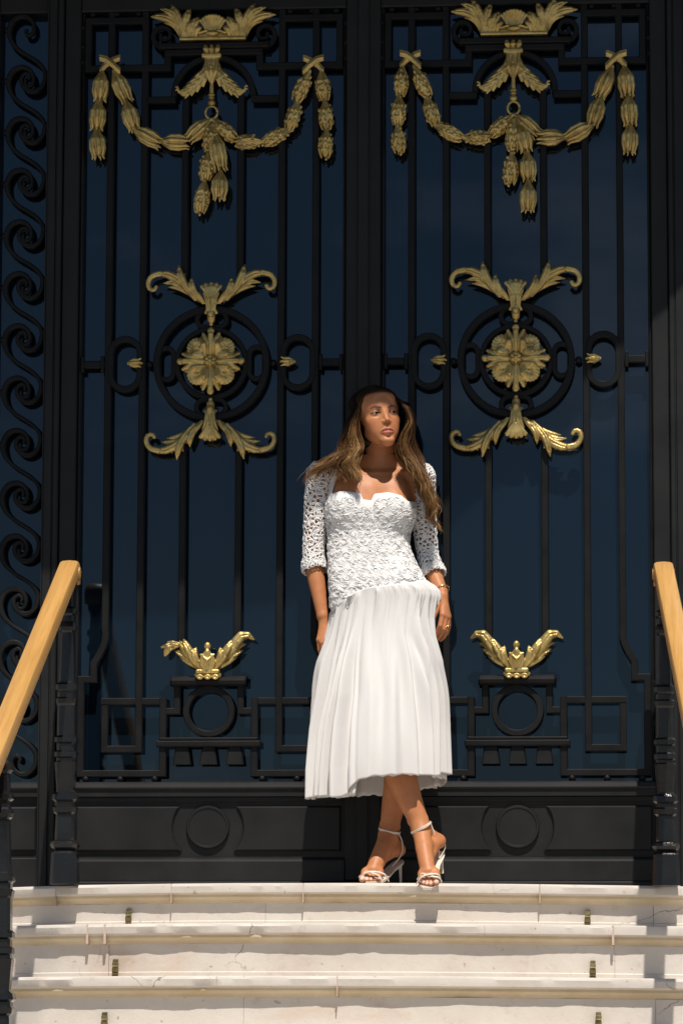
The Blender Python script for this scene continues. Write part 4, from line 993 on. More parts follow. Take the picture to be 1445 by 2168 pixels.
# ---- head (own frame: x to the picture's right, y forward, z up)
def rot(axis, deg):
    return np.array(Matrix.Rotation(math.radians(deg), 3, axis))
HR = rot('Y', -6.5) @ rot('Z', 22) @ rot('X', -5) @ np.diag([1.0, -1.0, 1.0])     # local y forward -> world -y, turned to the right
HC = W(812.5, 873.5, -.245) - HR @ np.array([0, 0.072, 0.0])
def hw_(p): return HC + np.asarray(p) @ HR.T
def hl_(p): return (np.asarray(p)-HC) @ HR
EX, EY, EZ = 0.0315, 0.0655, 0.0
HF = Field((-0.10, -0.125, -0.20), (0.10, 0.13, 0.125), 0.00145)
def head_field(f):
    f.ell((0, -0.022, 0.040), (0.069, 0.090, 0.070))
    f.ell((0, 0.024, -0.018), (0.0565, 0.056, 0.084), 0.03)
    f.ell((0, 0.026, 0.036), (0.054, 0.046, 0.046), 0.05)
    for s_ in (-1, 1):
        f.cone((s_*0.037, 0.002, -0.056), (s_*0.012, 0.064, -0.099), 0.015, 0.011, 0.026)     # jaw
        f.ell((s_*0.039, 0.048, -0.022), (0.020, 0.019, 0.017), 0.02)                           # cheek bone
        f.ell((s_*0.026, 0.046, -0.050), (0.0245, 0.025, 0.035), 0.022)
        f.cone((s_*0.044, 0.056, 0.0205), (s_*0.014, 0.0725, 0.0165), 0.0055, 0.0055, 0.014)     # brow
        f.ell((s_*EX, 0.083, -0.001), (0.0180, 0.0120, 0.0110), 0.012, 'sub')                   # socket
        f.ell((s_*0.072, -0.010, -0.012), (0.006, 0.017, 0.029), 0.006)                          # ear
    f.cone((0, 0.068, -0.004), (0, 0.0735, -0.095), 0.012, 0.012, 0.02)
    f.ell((0, 0.067, -0.101), (0.0165, 0.0165, 0.0145), 0.016)                                   # chin
    # nose
    f.cone((0, 0.0740, 0.013), (0, 0.0905, -0.026), 0.0052, 0.0060, 0.010)
    f.ell((0, 0.0940, -0.0325), (0.0074, 0.0085, 0.0072), 0.007)
    for s_ in (-1, 1):
        f.ell((s_*0.0098, 0.0835, -0.0355), (0.0054, 0.0080, 0.0055), 0.006)
        f.ell((s_*0.0050, 0.0895, -0.0410), (0.0028, 0.0042, 0.0028), 0.002, 'sub')
    # mouth
    for s_ in (-1, 1):
        f.chain([(s_*0.0220, 0.0735, -0.0665), (s_*0.012, 0.0830, -0.0626), (s_*0.0042, 0.0872, -0.0604), (0, 0.0864, -0.0618)], [0.0024, 0.0048, 0.0054, 0.0050], 0.0040)
        f.chain([(s_*0.0200, 0.0740, -0.0695), (s_*0.011, 0.0820, -0.0742), (0, 0.0858, -0.0758)], [0.0026, 0.0056, 0.0068], 0.0045)
        f.chain([(s_*0.0230, 0.0760, -0.0682), (s_*0.011, 0.0890, -0.0684), (0, 0.0930, -0.0686)], [0.0010, 0.0013, 0.0013], 0.0022, 'sub')
    f.ell((0, 0.0885, -0.0890), (0.015, 0.007, 0.0048), 0.009, 'sub')
    f.cone((0, 0.0905, -0.046), (0, 0.0920, -0.055), 0.0018, 0.0022, 0.006, 'sub')
    # lids
    for s_ in (-1, 1):
        f.ell((s_*EX, EY-0.0010, EZ), (0.0152, 0.0138, 0.0128), 0.005)
        M = rot('Y', s_*-6.0)
        f.ell((s_*EX, EY+0.0125, EZ-0.0012), (0.0142, 0.0135, 0.0034), 0.0012, 'sub', M)
        f.chain([(s_*(EX-0.0145), EY+0.0080, EZ+0.0050), (s_*EX, EY+0.0148, EZ+0.0095), (s_*(EX+0.0145), EY+0.0045, EZ+0.0060)], [0.0008, 0.0010, 0.0008], 0.0028, 'sub')
    a, b = hl_(W(806, 945, -.125)), hl_(W(808, 905, -.150)); c = hl_(W(798, 1010, -.105))
    f.cone(c, a, .055, .049, .015); f.cone(a, b, .049, .049, .016)
head_field(HF)
hv, hf = HF.verts_faces()
fm = (hv[:, 2] > 0.030) & (hv[:, 1] > 0.0); fm2 = (hv[:, 2] < -0.02) & (np.abs(hv[:, 0]) > 0.03)
for _ in range(22): hv = relax(hv, hf, 0.6, ~(fm | fm2))
def face_colour(v):
    x, y, z = v[:, 0], v[:, 1], v[:, 2]; ax = np.abs(x); C = np.tile(SKIN, (len(v), 1))
    def mix(m, c): C[:] = C*(1-m[:, None])+np.array(c)*m[:, None]
    fr_ = smoothstep(0.02, 0.05, y)
    mix(0.30*fr_*np.exp(-((ax-0.044)/0.016)**2-((z+0.034)/0.016)**2), (0.52, 0.15, 0.085))           # blush
    mix(0.25*fr_*np.exp(-(x/0.012)**2-((z+0.034)/0.010)**2), (0.52, 0.18, 0.10))
    # lips
    up_ = np.interp(ax, [0, 0.0045, 0.012, 0.0235], [-0.0588, -0.0562, -0.0590, -0.0672]); lo = np.interp(ax, [0, 0.010, 0.018, 0.0235], [-0.0812, -0.0795, -0.0745, -0.0682])
    m = smoothstep(0, 0.0016, up_-z)*smoothstep(0, 0.0016, z-lo)*(y > 0.06)*(ax < 0.0245)
    mix(m*0.92, (0.46, 0.135, 0.105)); mix(m*np.exp(-((z+0.0684)/0.0014)**2)*0.8, (0.10, 0.025, 0.02))
    # brows, lids, lashes
    bz = np.interp(ax, [0.012, 0.022, 0.036, 0.048], [0.0150, 0.0185, 0.0215, 0.0165]); bw = np.interp(ax, [0.010, 0.016, 0.036, 0.050], [0.0030, 0.0042, 0.0030, 0.0012])
    mix(0.92*np.exp(-((z-bz)/(bw*1.15))**2)*(y > 0.03)*smoothstep(0.009, 0.013, ax)*(1-smoothstep(0.046, 0.051, ax)), (0.045, 0.022, 0.013))
    dx = (ax-EX)/0.0175; mix(0.55*np.exp(-(dx**2)*0.8-((z-0.005)/0.0065)**2)*(y > 0.04), (0.10, 0.038, 0.02))
    mix(0.35*np.exp(-(dx**2)*0.8-((z+0.0075)/0.004)**2)*(y > 0.04), (0.2, 0.085, 0.05))
    e = ((ax-EX)/0.0142)**2+((z+0.0012)/0.0040)**2
    mix(np.clip(np.exp(-((e-1.1)/0.55)**2)*np.where(z > -0.001, 1.0, 0.7), 0, 1)*(y > EY), (0.012, 0.007, 0.005))
    n_ = np.exp(-((ax-0.0058)/0.003)**2-((z+0.0425)/0.0028)**2)*(y > 0.082); mix(n_*0.8, (0.06, 0.018, 0.012))
    # scalp
    sc_ = smoothstep(0.060, 0.075, z+0.25*(0.03-y)*0.6)*1.0; mix(np.clip(sc_, 0, 1)*(z > 0.052-0.25*np.minimum(y-0.05, 0)*0-0.0), (0.03, 0.018, 0.011))
    return C

# ---- hands
def hand(lo, hi, wrist, wr, mcps, fingers, thumb, wdir):
    f = Field(lo, hi, 0.0016)
    f.chain(*wdir, 0.004); f.cone(wdir[0][-1], wrist, wdir[1][-1], wr, 0.006)
    for m_, r in mcps: f.cone(wrist+(m_-wrist)*0.05, m_, wr*0.62, r, 0.010)
    f.cone(mcps[0][0], mcps[-1][0], 0.0085, 0.008, 0.006)
    for pts, rad in fingers: f.chain(pts, rad, 0.0022)
    f.chain(*thumb, 0.006)
    return f
wR, wL = ARM_R[-1], ARM_L[-1]
mR = [(W(697, 1352, -.190), .0110), (W(690, 1360, -.197), .0112), (W(682, 1361, -.197), .0108), (W(675, 1355, -.190), .0098)]
def fing(m, off, r):
    return [m[0]]+[W(*o) for o in off], [m[1]*0.92]+r
FR = [fing(mR[0], [(704, 1378, -.192), (706, 1394, -.172), (704, 1402, -.155)], [.0088, .0078, .0068]),
      fing(mR[1], [(695, 1387, -.197), (699, 1402, -.175), (698, 1410, -.155)], [.0090, .0080, .0070]),
      fing(mR[2], [(685, 1385, -.196), (690, 1400, -.174), (691, 1408, -.155)], [.0086, .0077, .0067]),
      fing(mR[3], [(676, 1376, -.186), (681, 1389, -.166), (684, 1396, -.150)], [.0076, .0068, .0060])]
TR = ([W(694, 1318, -.168), W(704, 1336, -.182), W(708, 1352, -.192), W(707, 1367, -.194)], [.0130, .0112, .0096, .0080])
hR = hand(W(635, 1425, -.25), W(722, 1262, -.09), wR+(W(687, 1316, -.170)-wR)*0.7, .0205, mR, FR, TR, limb(ARM_R, RAD_R))
mL = [(W(936, 1302, -.216), .0105), (W(942, 1306, -.209), .0106), (W(947, 1307, -.197), .0102), (W(949, 1305, -.183), .0092)]
FL = [fing(mL[0], [(931, 1325, -.224), (925, 1338, -.214), (920, 1346, -.203)], [.0086, .0076, .0066]),
      fing(mL[1], [(939, 1332, -.216), (931, 1346, -.203), (924, 1354, -.190)], [.0088, .0078, .0068]),
      fing(mL[2], [(945, 1334, -.201), (939, 1348, -.186), (932, 1355, -.174)], [.0085, .0075, .0066]),
      fing(mL[3], [(949, 1328, -.184), (946, 1340, -.171), (940, 1347, -.160)], [.0075, .0066, .0058])]
TL = ([W(931, 1266, -.192), W(925, 1283, -.213), W(920, 1298, -.228), W(915.5, 1311, -.233)], [.0135, .0112, .0100, .0080])
hL = hand(W(890, 1375, -.27), W(965, 1215, -.08), wL+(W(936, 1264, -.186)-wL)*0.7, .0200, mL, FL, TL, limb(ARM_L, RAD_L))
hRv, hRf = hR.verts_faces(); hLv, hLf = hL.verts_faces()

# ---- feet
def foot(lo, hi, leg, rad, heel, mids, toes, side):
    f = Field(lo, hi, 0.0019); f.chain(*leg, .02); leg, rad = leg
    f.chain([leg[-1]]+[m_ for m_, _ in mids], [rad[-1]]+[r for _, r in mids], .014)
    f.cone(leg[-1]+np.array([0, .012, 0]), heel, .026, .0225, .014); f.cone(heel, mids[0][0], .0215, .020, .016); f.cone(heel, mids[1][0], .017, .016, .012)
    f.ell(leg[-2]+np.array([.022*side, -.004, -.004]), .0105, .012); f.ell(leg[-2]+np.array([-.024*side, .004, -.012]), .0105, .012)
    for pts, r in toes: f.chain(pts, r, .0035)
    return f
tR = []
for k, (bx, by, tx, ty, r) in enumerate([(921, 1850, 923, 1869, .0122), (913, 1849, 911, 1872, .0088), (906, 1849, 903, 1872, .0084), (899, 1850, 896, 1870, .0080), (892, 1852, 889, 1866, .0076)]):
    y1 = -.484+.005*abs(k-1); tR.append(([W(bx, by, -.438), W((bx+tx)/2, (by+ty)/2-2, -.466), W(tx, ty, y1)], [r*1.15, r*1.0, r*0.86]))
fR = foot(W(838, 1890, -.515), W(955, 1700, -.20), limb(LEG_R, LRAD_R, 18), None, W(927, 1781, -.268), [(W(897, 1797, -.382), .0275), (W(902, 1826, -.412), .0265), (W(906, 1846, -.432), .024)], tR, 1)
fR.cone(W(894, 1850, -.434), W(919, 1848, -.434), .016, .018, .012)
tL = []
for k, (bx, by, tx, ty, r) in enumerate([(774, 1849, 766, 1862, .0120), (782, 1848, 776, 1863, .0088), (789, 1848, 785, 1863, .0084), (796, 1848, 794, 1863, .0080), (803, 1849, 803, 1862, .0076)]):
    tL.append(([W(bx, by, -.318), W((bx+tx)/2, (by+ty)/2-2, -.342), W(tx, ty, -.358)], [r*1.15, r, r*0.86]))
fL = foot(W(745, 1885, -.39), W(880, 1715, -.10), limb(LEG_L, LRAD_L, 18), None, W(842, 1799, -.160), [(W(809, 1800, -.262), .0290), (W(797, 1826, -.292), .0285), (W(790, 1843, -.312), .025)], tL, -1)
fL.cone(W(776, 1847, -.314), W(802, 1847, -.314), .018, .016, .012)
fRv, fRf = fR.verts_faces(); fLv, fLf = fL.verts_faces()

# ---- weld the pieces into one skin
def keep(v, f, m): return f[m[f].all(1)]
hwv = hw_(hv); zcut = W(802, 962, -.13)[2]
nearneck = lambda v: (np.hypot(v[:, 0]-W(803, 950, -.13)[0], v[:, 1]+.13) < 0.12)
bf_ = keep(bv, bf_, ~((bv[:, 2] > zcut) & nearneck(bv)))
hf = keep(hwv, hf, hwv[:, 2] > zcut-0.009)
zr, zl = W(680, 1284, -.165)[2], W(933, 1236, -.173)[2]
bf_ = keep(bv, bf_, ~((bv[:, 2] < zr) & (bv[:, 0] < W(707, 1310, -.17)[0]) & (np.hypot(bv[:, 0]-wR[0], bv[:, 1]-wR[1]) < .05) & (bv[:, 2] > zr-.1)))
bf_ = keep(bv, bf_, ~((bv[:, 2] < zl) & (np.hypot(bv[:, 0]-wL[0]+.005, bv[:, 1]-wL[1]-.01) < .042) & (bv[:, 2] > zl-.1) & (bv[:, 0] > wL[0]-.03)))
hRf = keep(hRv, hRf, hRv[:, 2] < zr+.008); hLf = keep(hLv, hLf, hLv[:, 2] < zl+.008)
zfr, zfl = W(885, 1728, -.32)[2], W(826, 1742, -.212)[2]
bf_ = keep(bv, bf_, ~((bv[:, 2] < zfr) & (bv[:, 1] < -.27))); bf_ = keep(bv, bf_, ~((bv[:, 2] < zfl) & (bv[:, 1] > -.27)))
fRf = keep(fRv, fRf, fRv[:, 2] < zfr+.008); fLf = keep(fLv, fLf, fLv[:, 2] < zfl+.008)
def limb_colour(v, tips, white, knuck=()):
    C = np.tile(SKIN, (len(v), 1))
    for p in knuck:
        m = 0.35*np.exp(-(np.linalg.norm(v-p, axis=1)/.012)**2); C = C*(1-m[:, None])+np.array((0.50, 0.19, 0.11))*m[:, None]
    for p, r in tips:
        m = (np.linalg.norm((v-p)*np.array([1, 1, 0.8]), axis=1) < r)*0.9; C = C*(1-m[:, None])+np.array(white)*m[:, None]
    return C
nailL = [(TL[0][-1]+np.array([-.002, -.008, .001]), .0062)]
nailsT = [(t[0][-1]+np.array([0, -.006, .006]), t[1][-1]*0.80) for t in tR+tL]
V = [bv, hwv, hRv, hLv, fRv, fLv]; Fc = [bf_, hf, hRf, hLf, fRf, fLf]
Cc = [np.tile(SKIN, (len(bv), 1)), face_colour(hv), limb_colour(hRv, [], (0, 0, 0), [m_[0]+np.array([0, -.01, 0]) for m_ in mR]), limb_colour(hLv, nailL, (0.72, 0.66, 0.62), [m_[0]+np.array([0, -.01, 0]) for m_ in mL]), limb_colour(fRv, nailsT, (0.68, 0.52, 0.46)), limb_colour(fLv, nailsT, (0.68, 0.52, 0.46))]
o0 = 0; FF = []
for v, f in zip(V, Fc): FF.append(f+o0); o0 += len(v)
AV, AF, AC = np.concatenate(V), np.concatenate(FF), np.concatenate(Cc)
used = np.zeros(len(AV), bool); used[AF.ravel()] = True; new = np.cumsum(used)-1
BD = border(AV, AF)
for _ in range(2): AV = relax(AV, AF, 0.4, BD)
body = raw_mesh('body', AV[used], new[AF], M_SKIN, None, None, AC[used]); own(body)
# eyes
for s_ in (-1, 1):
    n1, n2 = 28, 28; th = np.linspace(0.001, math.pi-0.001, n1); ph = np.linspace(0, 2*math.pi, n2, endpoint=False)
    T, Pp = np.meshgrid(th, ph, indexing='ij'); d = np.stack([np.sin(T)*np.cos(Pp), np.cos(T), np.sin(T)*np.sin(Pp)], -1).reshape(-1, 3)
    g = rot('Z', -15)                      # gaze further to the right
    d2 = d @ g.T; v = np.array([s_*EX, EY, EZ])+d2*0.0124
    a = np.arccos(np.clip(d[:, 1], -1, 1)); col = np.tile((0.26, 0.22, 0.20), (len(v), 1)); col[a < 0.56] = (0.022, 0.011, 0.007); col[a < 0.22] = (0.004, 0.004, 0.004)
    q = [(i*n2+j, i*n2+(j+1) % n2, (i+1)*n2+(j+1) % n2, (i+1)*n2+j) for i in range(n1-1) for j in range(n2)]
    m, nt, b = new_mat('eye'); a_ = nt.nodes.new('ShaderNodeAttribute'); a_.attribute_name = 'tint'; nt.links.new(a_.outputs[0], b.inputs['Base Color']); b.inputs['Roughness'].default_value = 0.12; b.inputs['Specular IOR Level'].default_value = 0.2
    own(raw_mesh('eye', hw_(v), np.array(q), m, None, None, col))

# ---- dress: bodice, sleeves of lace, gathered skirt
TF = Field((-0.26, -0.36, 0.86), (0.40, -0.02, 1.58), 0.0026)
loft_op(TF, torso_rows(), 0.0)
for px in (742, 833): TF.ell(W(px, 1080, -.182), (.062, .054, .058), .05)
for s_, a in ((-1, ARM_R[0]), (1, ARM_L[0])):
    TF.cone(W(798, 978, -.098), a+np.array([0, 0, .012]), .036, .034, .04)
NECK = [(716, 900), (713, 990), (700, 1040), (725, 1037), (763, 1043), (768, 1057), (785, 1059), (791, 1044), (821, 1041), (849, 1048), (863, 1060), (886, 1055), (879, 1020), (876, 985), (874, 900)]
NP = np.array([W(x, y, -.235)[[0, 2]] for x, y in NECK])
def poly_sd(X, Zz, P):
    d = np.full(np.broadcast(X, Zz).shape, 9.0); ins = np.zeros(d.shape, bool)
    for i in range(len(P)):
        a, b = P[i], P[(i+1) % len(P)]; e = b-a; t = np.clip(((X-a[0])*e[0]+(Zz-a[1])*e[1])/(e@e), 0, 1)
        d = np.minimum(d, np.hypot(X-a[0]-t*e[0], Zz-a[1]-t*e[1]))
        c = ((a[1] > Zz) != (b[1] > Zz)); ins ^= c & (X < (b[0]-a[0])*(Zz-a[1])/(b[1]-a[1]+1e-12)+a[0])
    return np.where(ins, -d, d)
gx = TF.lo[0]+TF.h*np.arange(TF.n[0]); gy = TF.lo[1]+TF.h*np.arange(TF.n[1]); gz = TF.lo[2]+TF.h*np.arange(TF.n[2])
SEAM = [(690, 1290), (706, 1283), (740, 1263), (779, 1248), (832, 1242), (889, 1236), (906, 1228), (930, 1226)]
sx = np.array([W(x, y, -.25)[0] for x, y in SEAM]); sz = np.array([W(x, y, -.25)[2] for x, y in SEAM])
seam_z = lambda x: np.interp(x, sx, sz)
sd = poly_sd(gx[:, None], gz[None, :], NP)
D = TF.a-0.0065
D = np.maximum(D, -np.where(gy[None, :, None] < -.085, sd[:, None, :], np.maximum(sd[:, None, :], W(800, 985, -.1)[2]-gz[None, None, :])))
D = np.maximum(D, (seam_z(gx)-0.012)[:, None, None]-gz[None, None, :])
D = np.maximum(D, gz[None, None, :]-W(700, 958, -.14)[2])
# armholes: cut the arm tubes away, the sleeves take over
xl_, xr2 = W(668, 1040, -.14)[0], W(899, 1040, -.14)[0]
D = np.maximum(D, np.maximum((xl_-0.024)-gx, gx-(xr2+0.022))[:, None, None])
Q = Field(TF.lo, TF.lo+TF.h*(TF.n-1), TF.h); n_ = np.minimum(Q.n, TF.n); Q.a[:n_[0], :n_[1], :n_[2]] = D[:n_[0], :n_[1], :n_[2]]
dv, df_ = Q.verts_faces()
for _ in range(4): dv = relax(dv, df_, 0.5)
bodice = raw_mesh('dress_bodice', dv, df_, M_LACE); own(bodice)
BV = BVHTree.FromPolygons([tuple(v) for v in dv], [tuple(f) for f in df_])

class RibbonSet:
    def __init__(s): s.v = []; s.f = []; s.n = 0
    def add(s, P, N, Bn, w, h):
        """closed ribbons: P, N (normal), Bn (across) arrays (m, k, 3)"""
        m, k, _ = P.shape
        R = np.stack([P-Bn*w/2, P+N*h, P+Bn*w/2, P-N*h*0.25], 2)        # (m,k,4,3)
        idx = s.n+np.arange(m*k*4).reshape(m, k, 4); nx = np.roll(idx, -1, 1)
        for j in range(4):
            j2 = (j+1) % 4; s.f.append(np.stack([idx[..., j], idx[..., j2], nx[..., j2], nx[..., j]], -1).reshape(-1, 4))
        s.v.append(R.reshape(-1, 3)); s.n += m*k*4
    def build(s, name, mat, parent): return own(raw_mesh(name, np.concatenate(s.v), np.concatenate(s.f), mat), parent)

def lace(surf, centres, rho, petals=6, K=12, w=0.0042, h=0.0030, double=True, seed=3, lift=0.002):
    """flower motifs of looped ribbon petals; surf(s, a, off) -> xyz with s along, a across in metres"""
    r = np.random.default_rng(seed); RS = RibbonSet(); t = np.linspace(0, 2*math.pi, K, endpoint=False)
    loops = [(1.0, 0.56, 0.0)]+([(0.62, 0.30, 0.0012)] if double else [])
    S, A, H = [], [], []
    for (s0, a0) in centres:
        ph = r.uniform(0, 1); rr = rho*r.uniform(0.9, 1.1)
        for k in range(petals):
            g = 2*math.pi*(k+ph)/petals+r.normal(0, 0.06); cg, sg = math.cos(g), math.sin(g); lf = r.uniform(0.5, 1.6)*lift
            for (ln, wd, ex) in loops:
                u = rr*ln*(0.5-0.5*np.cos(t))*1.02+rr*0.04; v = rr*wd*np.sin(t)*(0.55+0.45*(0.5-0.5*np.cos(t)))
                S.append(s0+u*cg-v*sg); A.append(a0+u*sg+v*cg); H.append(ex+lf*np.sin(np.clip(u/rr, 0, 1)*math.pi*0.8)+0.0006*r.normal(size=K))
    S, A, H = map(np.array, (S, A, H))
    P = surf(S, A, H); e = 0.0015
    Ts = surf(S+e, A, H)-P; Ta = surf(S, A+e, H)-P; N = np.cross(Ts, Ta); N /= np.maximum(np.linalg.norm(N, axis=-1), 1e-9)[..., None]
    if (N*(surf(S, A, H+0.002)-P)).sum() < 0: N = -N
    T = np.roll(P, -1, 1)-np.roll(P, 1, 1); B = np.cross(N, T); B /= np.maximum(np.linalg.norm(B, axis=-1), 1e-9)[..., None]
    RS.add(P, N, B, w, h); return RS
def petals_filled(surf, centres, rho, petals=6, seed=3, lift=0.004, nu=6, nv=5):
    """soft cupped leaf-shaped petals laid round each flower centre"""
    r = np.random.default_rng(seed); tu = np.linspace(0.04, 1, nu); tv = np.linspace(-1, 1, nv); S, A, H = [], [], []
    for (s0, a0) in centres:
        ph = r.uniform(0, 1); rr = rho*r.uniform(0.92, 1.08)
        for k in range(petals):
            g = 2*math.pi*(k+ph)/petals+r.normal(0, 0.07); cg, sg = math.cos(g), math.sin(g); lf = lift*r.uniform(0.6, 1.4); tw = r.normal(0, 0.25)
            U, Vv = np.meshgrid(tu, tv, indexing='ij'); wd = rr*0.36*np.sin(np.clip(U*0.93+0.06, 0, 1)*math.pi)**0.7
            u = rr*U; v = wd*Vv; S.append(s0+u*cg-v*sg); A.append(a0+u*sg+v*cg)
            H.append(0.0008+lf*np.sin(U*math.pi*0.72)*(0.45+0.55*Vv**2)+lf*tw*Vv*U)
    S, A, H = map(np.array, (S, A, H)); P = surf(S, A, H); m = P.shape[0]
    idx = np.arange(m*nu*nv).reshape(m, nu, nv); f = np.stack([idx[:, :-1, :-1], idx[:, 1:, :-1], idx[:, 1:, 1:], idx[:, :-1, 1:]], -1).reshape(-1, 4)
    return P.reshape(-1, 3), f
# bodice surface as (height, angle) map
NA, NZ = 96, 60; z0_, z1_ = sz.min()-0.005, W(780, 1025, -.2)[2]
zt_ = np.linspace(z0_, z1_, NZ); an_ = np.linspace(0, 2*math.pi, NA, endpoint=False); rowsT = np.array(sorted(torso_rows()))
cxz = np.interp(zt_, rowsT[:, 0], rowsT[:, 1]); cyz = np.interp(zt_, rowsT[:, 0], rowsT[:, 3])
RT = np.full((NZ, NA), np.nan)
for i in range(NZ):
    for j in range(NA):
        d = Vector((math.sin(an_[j]), -math.cos(an_[j]), 0)); o = Vector((cxz[i], cyz[i], zt_[i]))
        hit = BV.ray_cast(o+d*0.30, -d, 0.30)
        if hit[0] is not None: RT[i, j] = (hit[0]-o).length
fill = np.nanmean(RT); 
RT = np.where(np.isnan(RT), fill*0.0+np.nan_to_num(np.nanmean(RT, 1, keepdims=True), nan=0.12), RT)
def bil(zv, av):
    fz = np.clip((zv-z0_)/(z1_-z0_)*(NZ-1), 0, NZ-1.001); iz = fz.astype(int); tz = fz-iz
    fa = (av % (2*math.pi))/(2*math.pi)*NA; ia = fa.astype(int) % NA; ta = fa-np.floor(fa); ib = (ia+1) % NA
    return (RT[iz, ia]*(1-ta)+RT[iz, ib]*ta)*(1-tz)+(RT[iz+1, ia]*(1-ta)+RT[iz+1, ib]*ta)*tz
R0_ = 0.115
def surf_b(s, a, off):
    z = z0_+s; an = a/R0_; r = bil(z, an)+off+0.0005
    return np.stack([np.interp(z, zt_, cxz)+r*np.sin(an), np.interp(z, zt_, cyz)-r*np.cos(an), z], -1)
cen = []
row = 0; s = 0.0
while s < z1_-z0_+0.02:
    for a in np.arange(-math.pi*R0_, math.pi*R0_, 0.0365):
        a2 = a+(0.0182 if row % 2 else 0)+rng.normal(0, 0.0018); s2 = s+rng.normal(0, 0.002)
        p = surf_b(np.array([s2]), np.array([a2]), np.array([0.0]))[0]
        if p[2] < seam_z(p[0])+0.010: continue
        if p[1] < -.085:
            if poly_sd(np.array([p[0]]), np.array([p[2]]), NP)[0] < 0.031 and W(700, 1095, -.24)[2] < p[2]: continue
        elif p[1] > -.06: continue
        elif p[2] > W(700, 1075, -.2)[2]: continue
        cen.append((s2, a2))
    s += 0.0310; row += 1
pv, pf = petals_filled(surf_b, cen, 0.0232, 6, 4, 0.0034)
lr = lace(surf_b, cen, 0.0215, 6, 12, 0.0032, 0.0010, False, 4, 0.0038); lr.f.append(pf+lr.n); lr.v.append(pv); lr.n += len(pv)
lr.build('bodice_lace', M_LACE, bodice)['kind'] = 'stuff'
# sleeves
def sleeve(arm, rad, t_end, seed, name):
    P, R = limb(arm, rad, 40); P = np.array(P); R = np.array(R); L = np.r_[0, np.cumsum(np.linalg.norm(np.diff(P, axis=0), axis=1))]
    T = np.gradient(P, axis=0); T /= np.linalg.norm(T, axis=1)[:, None]; Fx = np.array([0, -1.0, 0]); U = Fx-T*(T@Fx)[:, None]; U /= np.linalg.norm(U, axis=1)[:, None]; Vv = np.cross(T, U)
    end = np.interp(t_end, P[::-1, 2], L[::-1])
    def surf(s, a, off):
        s_ = np.clip(s, 0, end+0.01); g = lambda c: np.interp(s_, L, c)
        p = np.stack([g(P[:, c]) for c in range(3)], -1); u = np.stack([g(U[:, c]) for c in range(3)], -1); v = np.stack([g(Vv[:, c]) for c in range(3)], -1)
        r = g(R)+0.0052+off+0.003*np.clip(1-(end-s_)/0.06, 0, 1); an = a/0.038
        be = np.clip(-s/r, 0, 1.25)      # over the shoulder the rows run up a dome
        return p+(r*np.cos(be))[..., None]*(np.cos(an)[..., None]*u+np.sin(an)[..., None]*v)-(r*np.sin(be))[..., None]*T[0]
    c = []; row = 0; s = -0.030
    while s < end-0.012:
        nk = 5
        for k in range(nk): c.append((s+rng.normal(0, 0.0012), (k+0.5*(row % 2))*2*math.pi*0.038/nk+rng.normal(0, 0.001)))
        s += 0.0400; row += 1
    rs = lace(surf, c, 0.0245, 6, 14, 0.0058, 0.0018, False, seed, 0.0026)
    # ruched cuff: closely set rings of petals
    c2 = [(end-0.004+rng.normal(0, 0.0015), k*2*math.pi*0.038/14) for k in range(14)]+[(end-0.013+rng.normal(0, 0.0015), (k+0.5)*2*math.pi*0.038/14) for k in range(14)]
    r2 = lace(surf, c2, 0.0115, 5, 9, 0.0042, 0.0040, False, seed+1, 0.004)
    rs.f += [f+rs.n for f in r2.f]; rs.v += r2.v; rs.n += r2.n
    o = rs.build(name, M_LACE, bodice); return o
sleeve(ARM_R, RAD_R, W(668, 1204, -.14)[2], 11, 'lace_sleeve'); sleeve(ARM_L, RAD_L, W(918, 1215, -.14)[2], 12, 'lace_sleeve')
# shoulder yokes joining sleeve and strap are part of the bodice shell

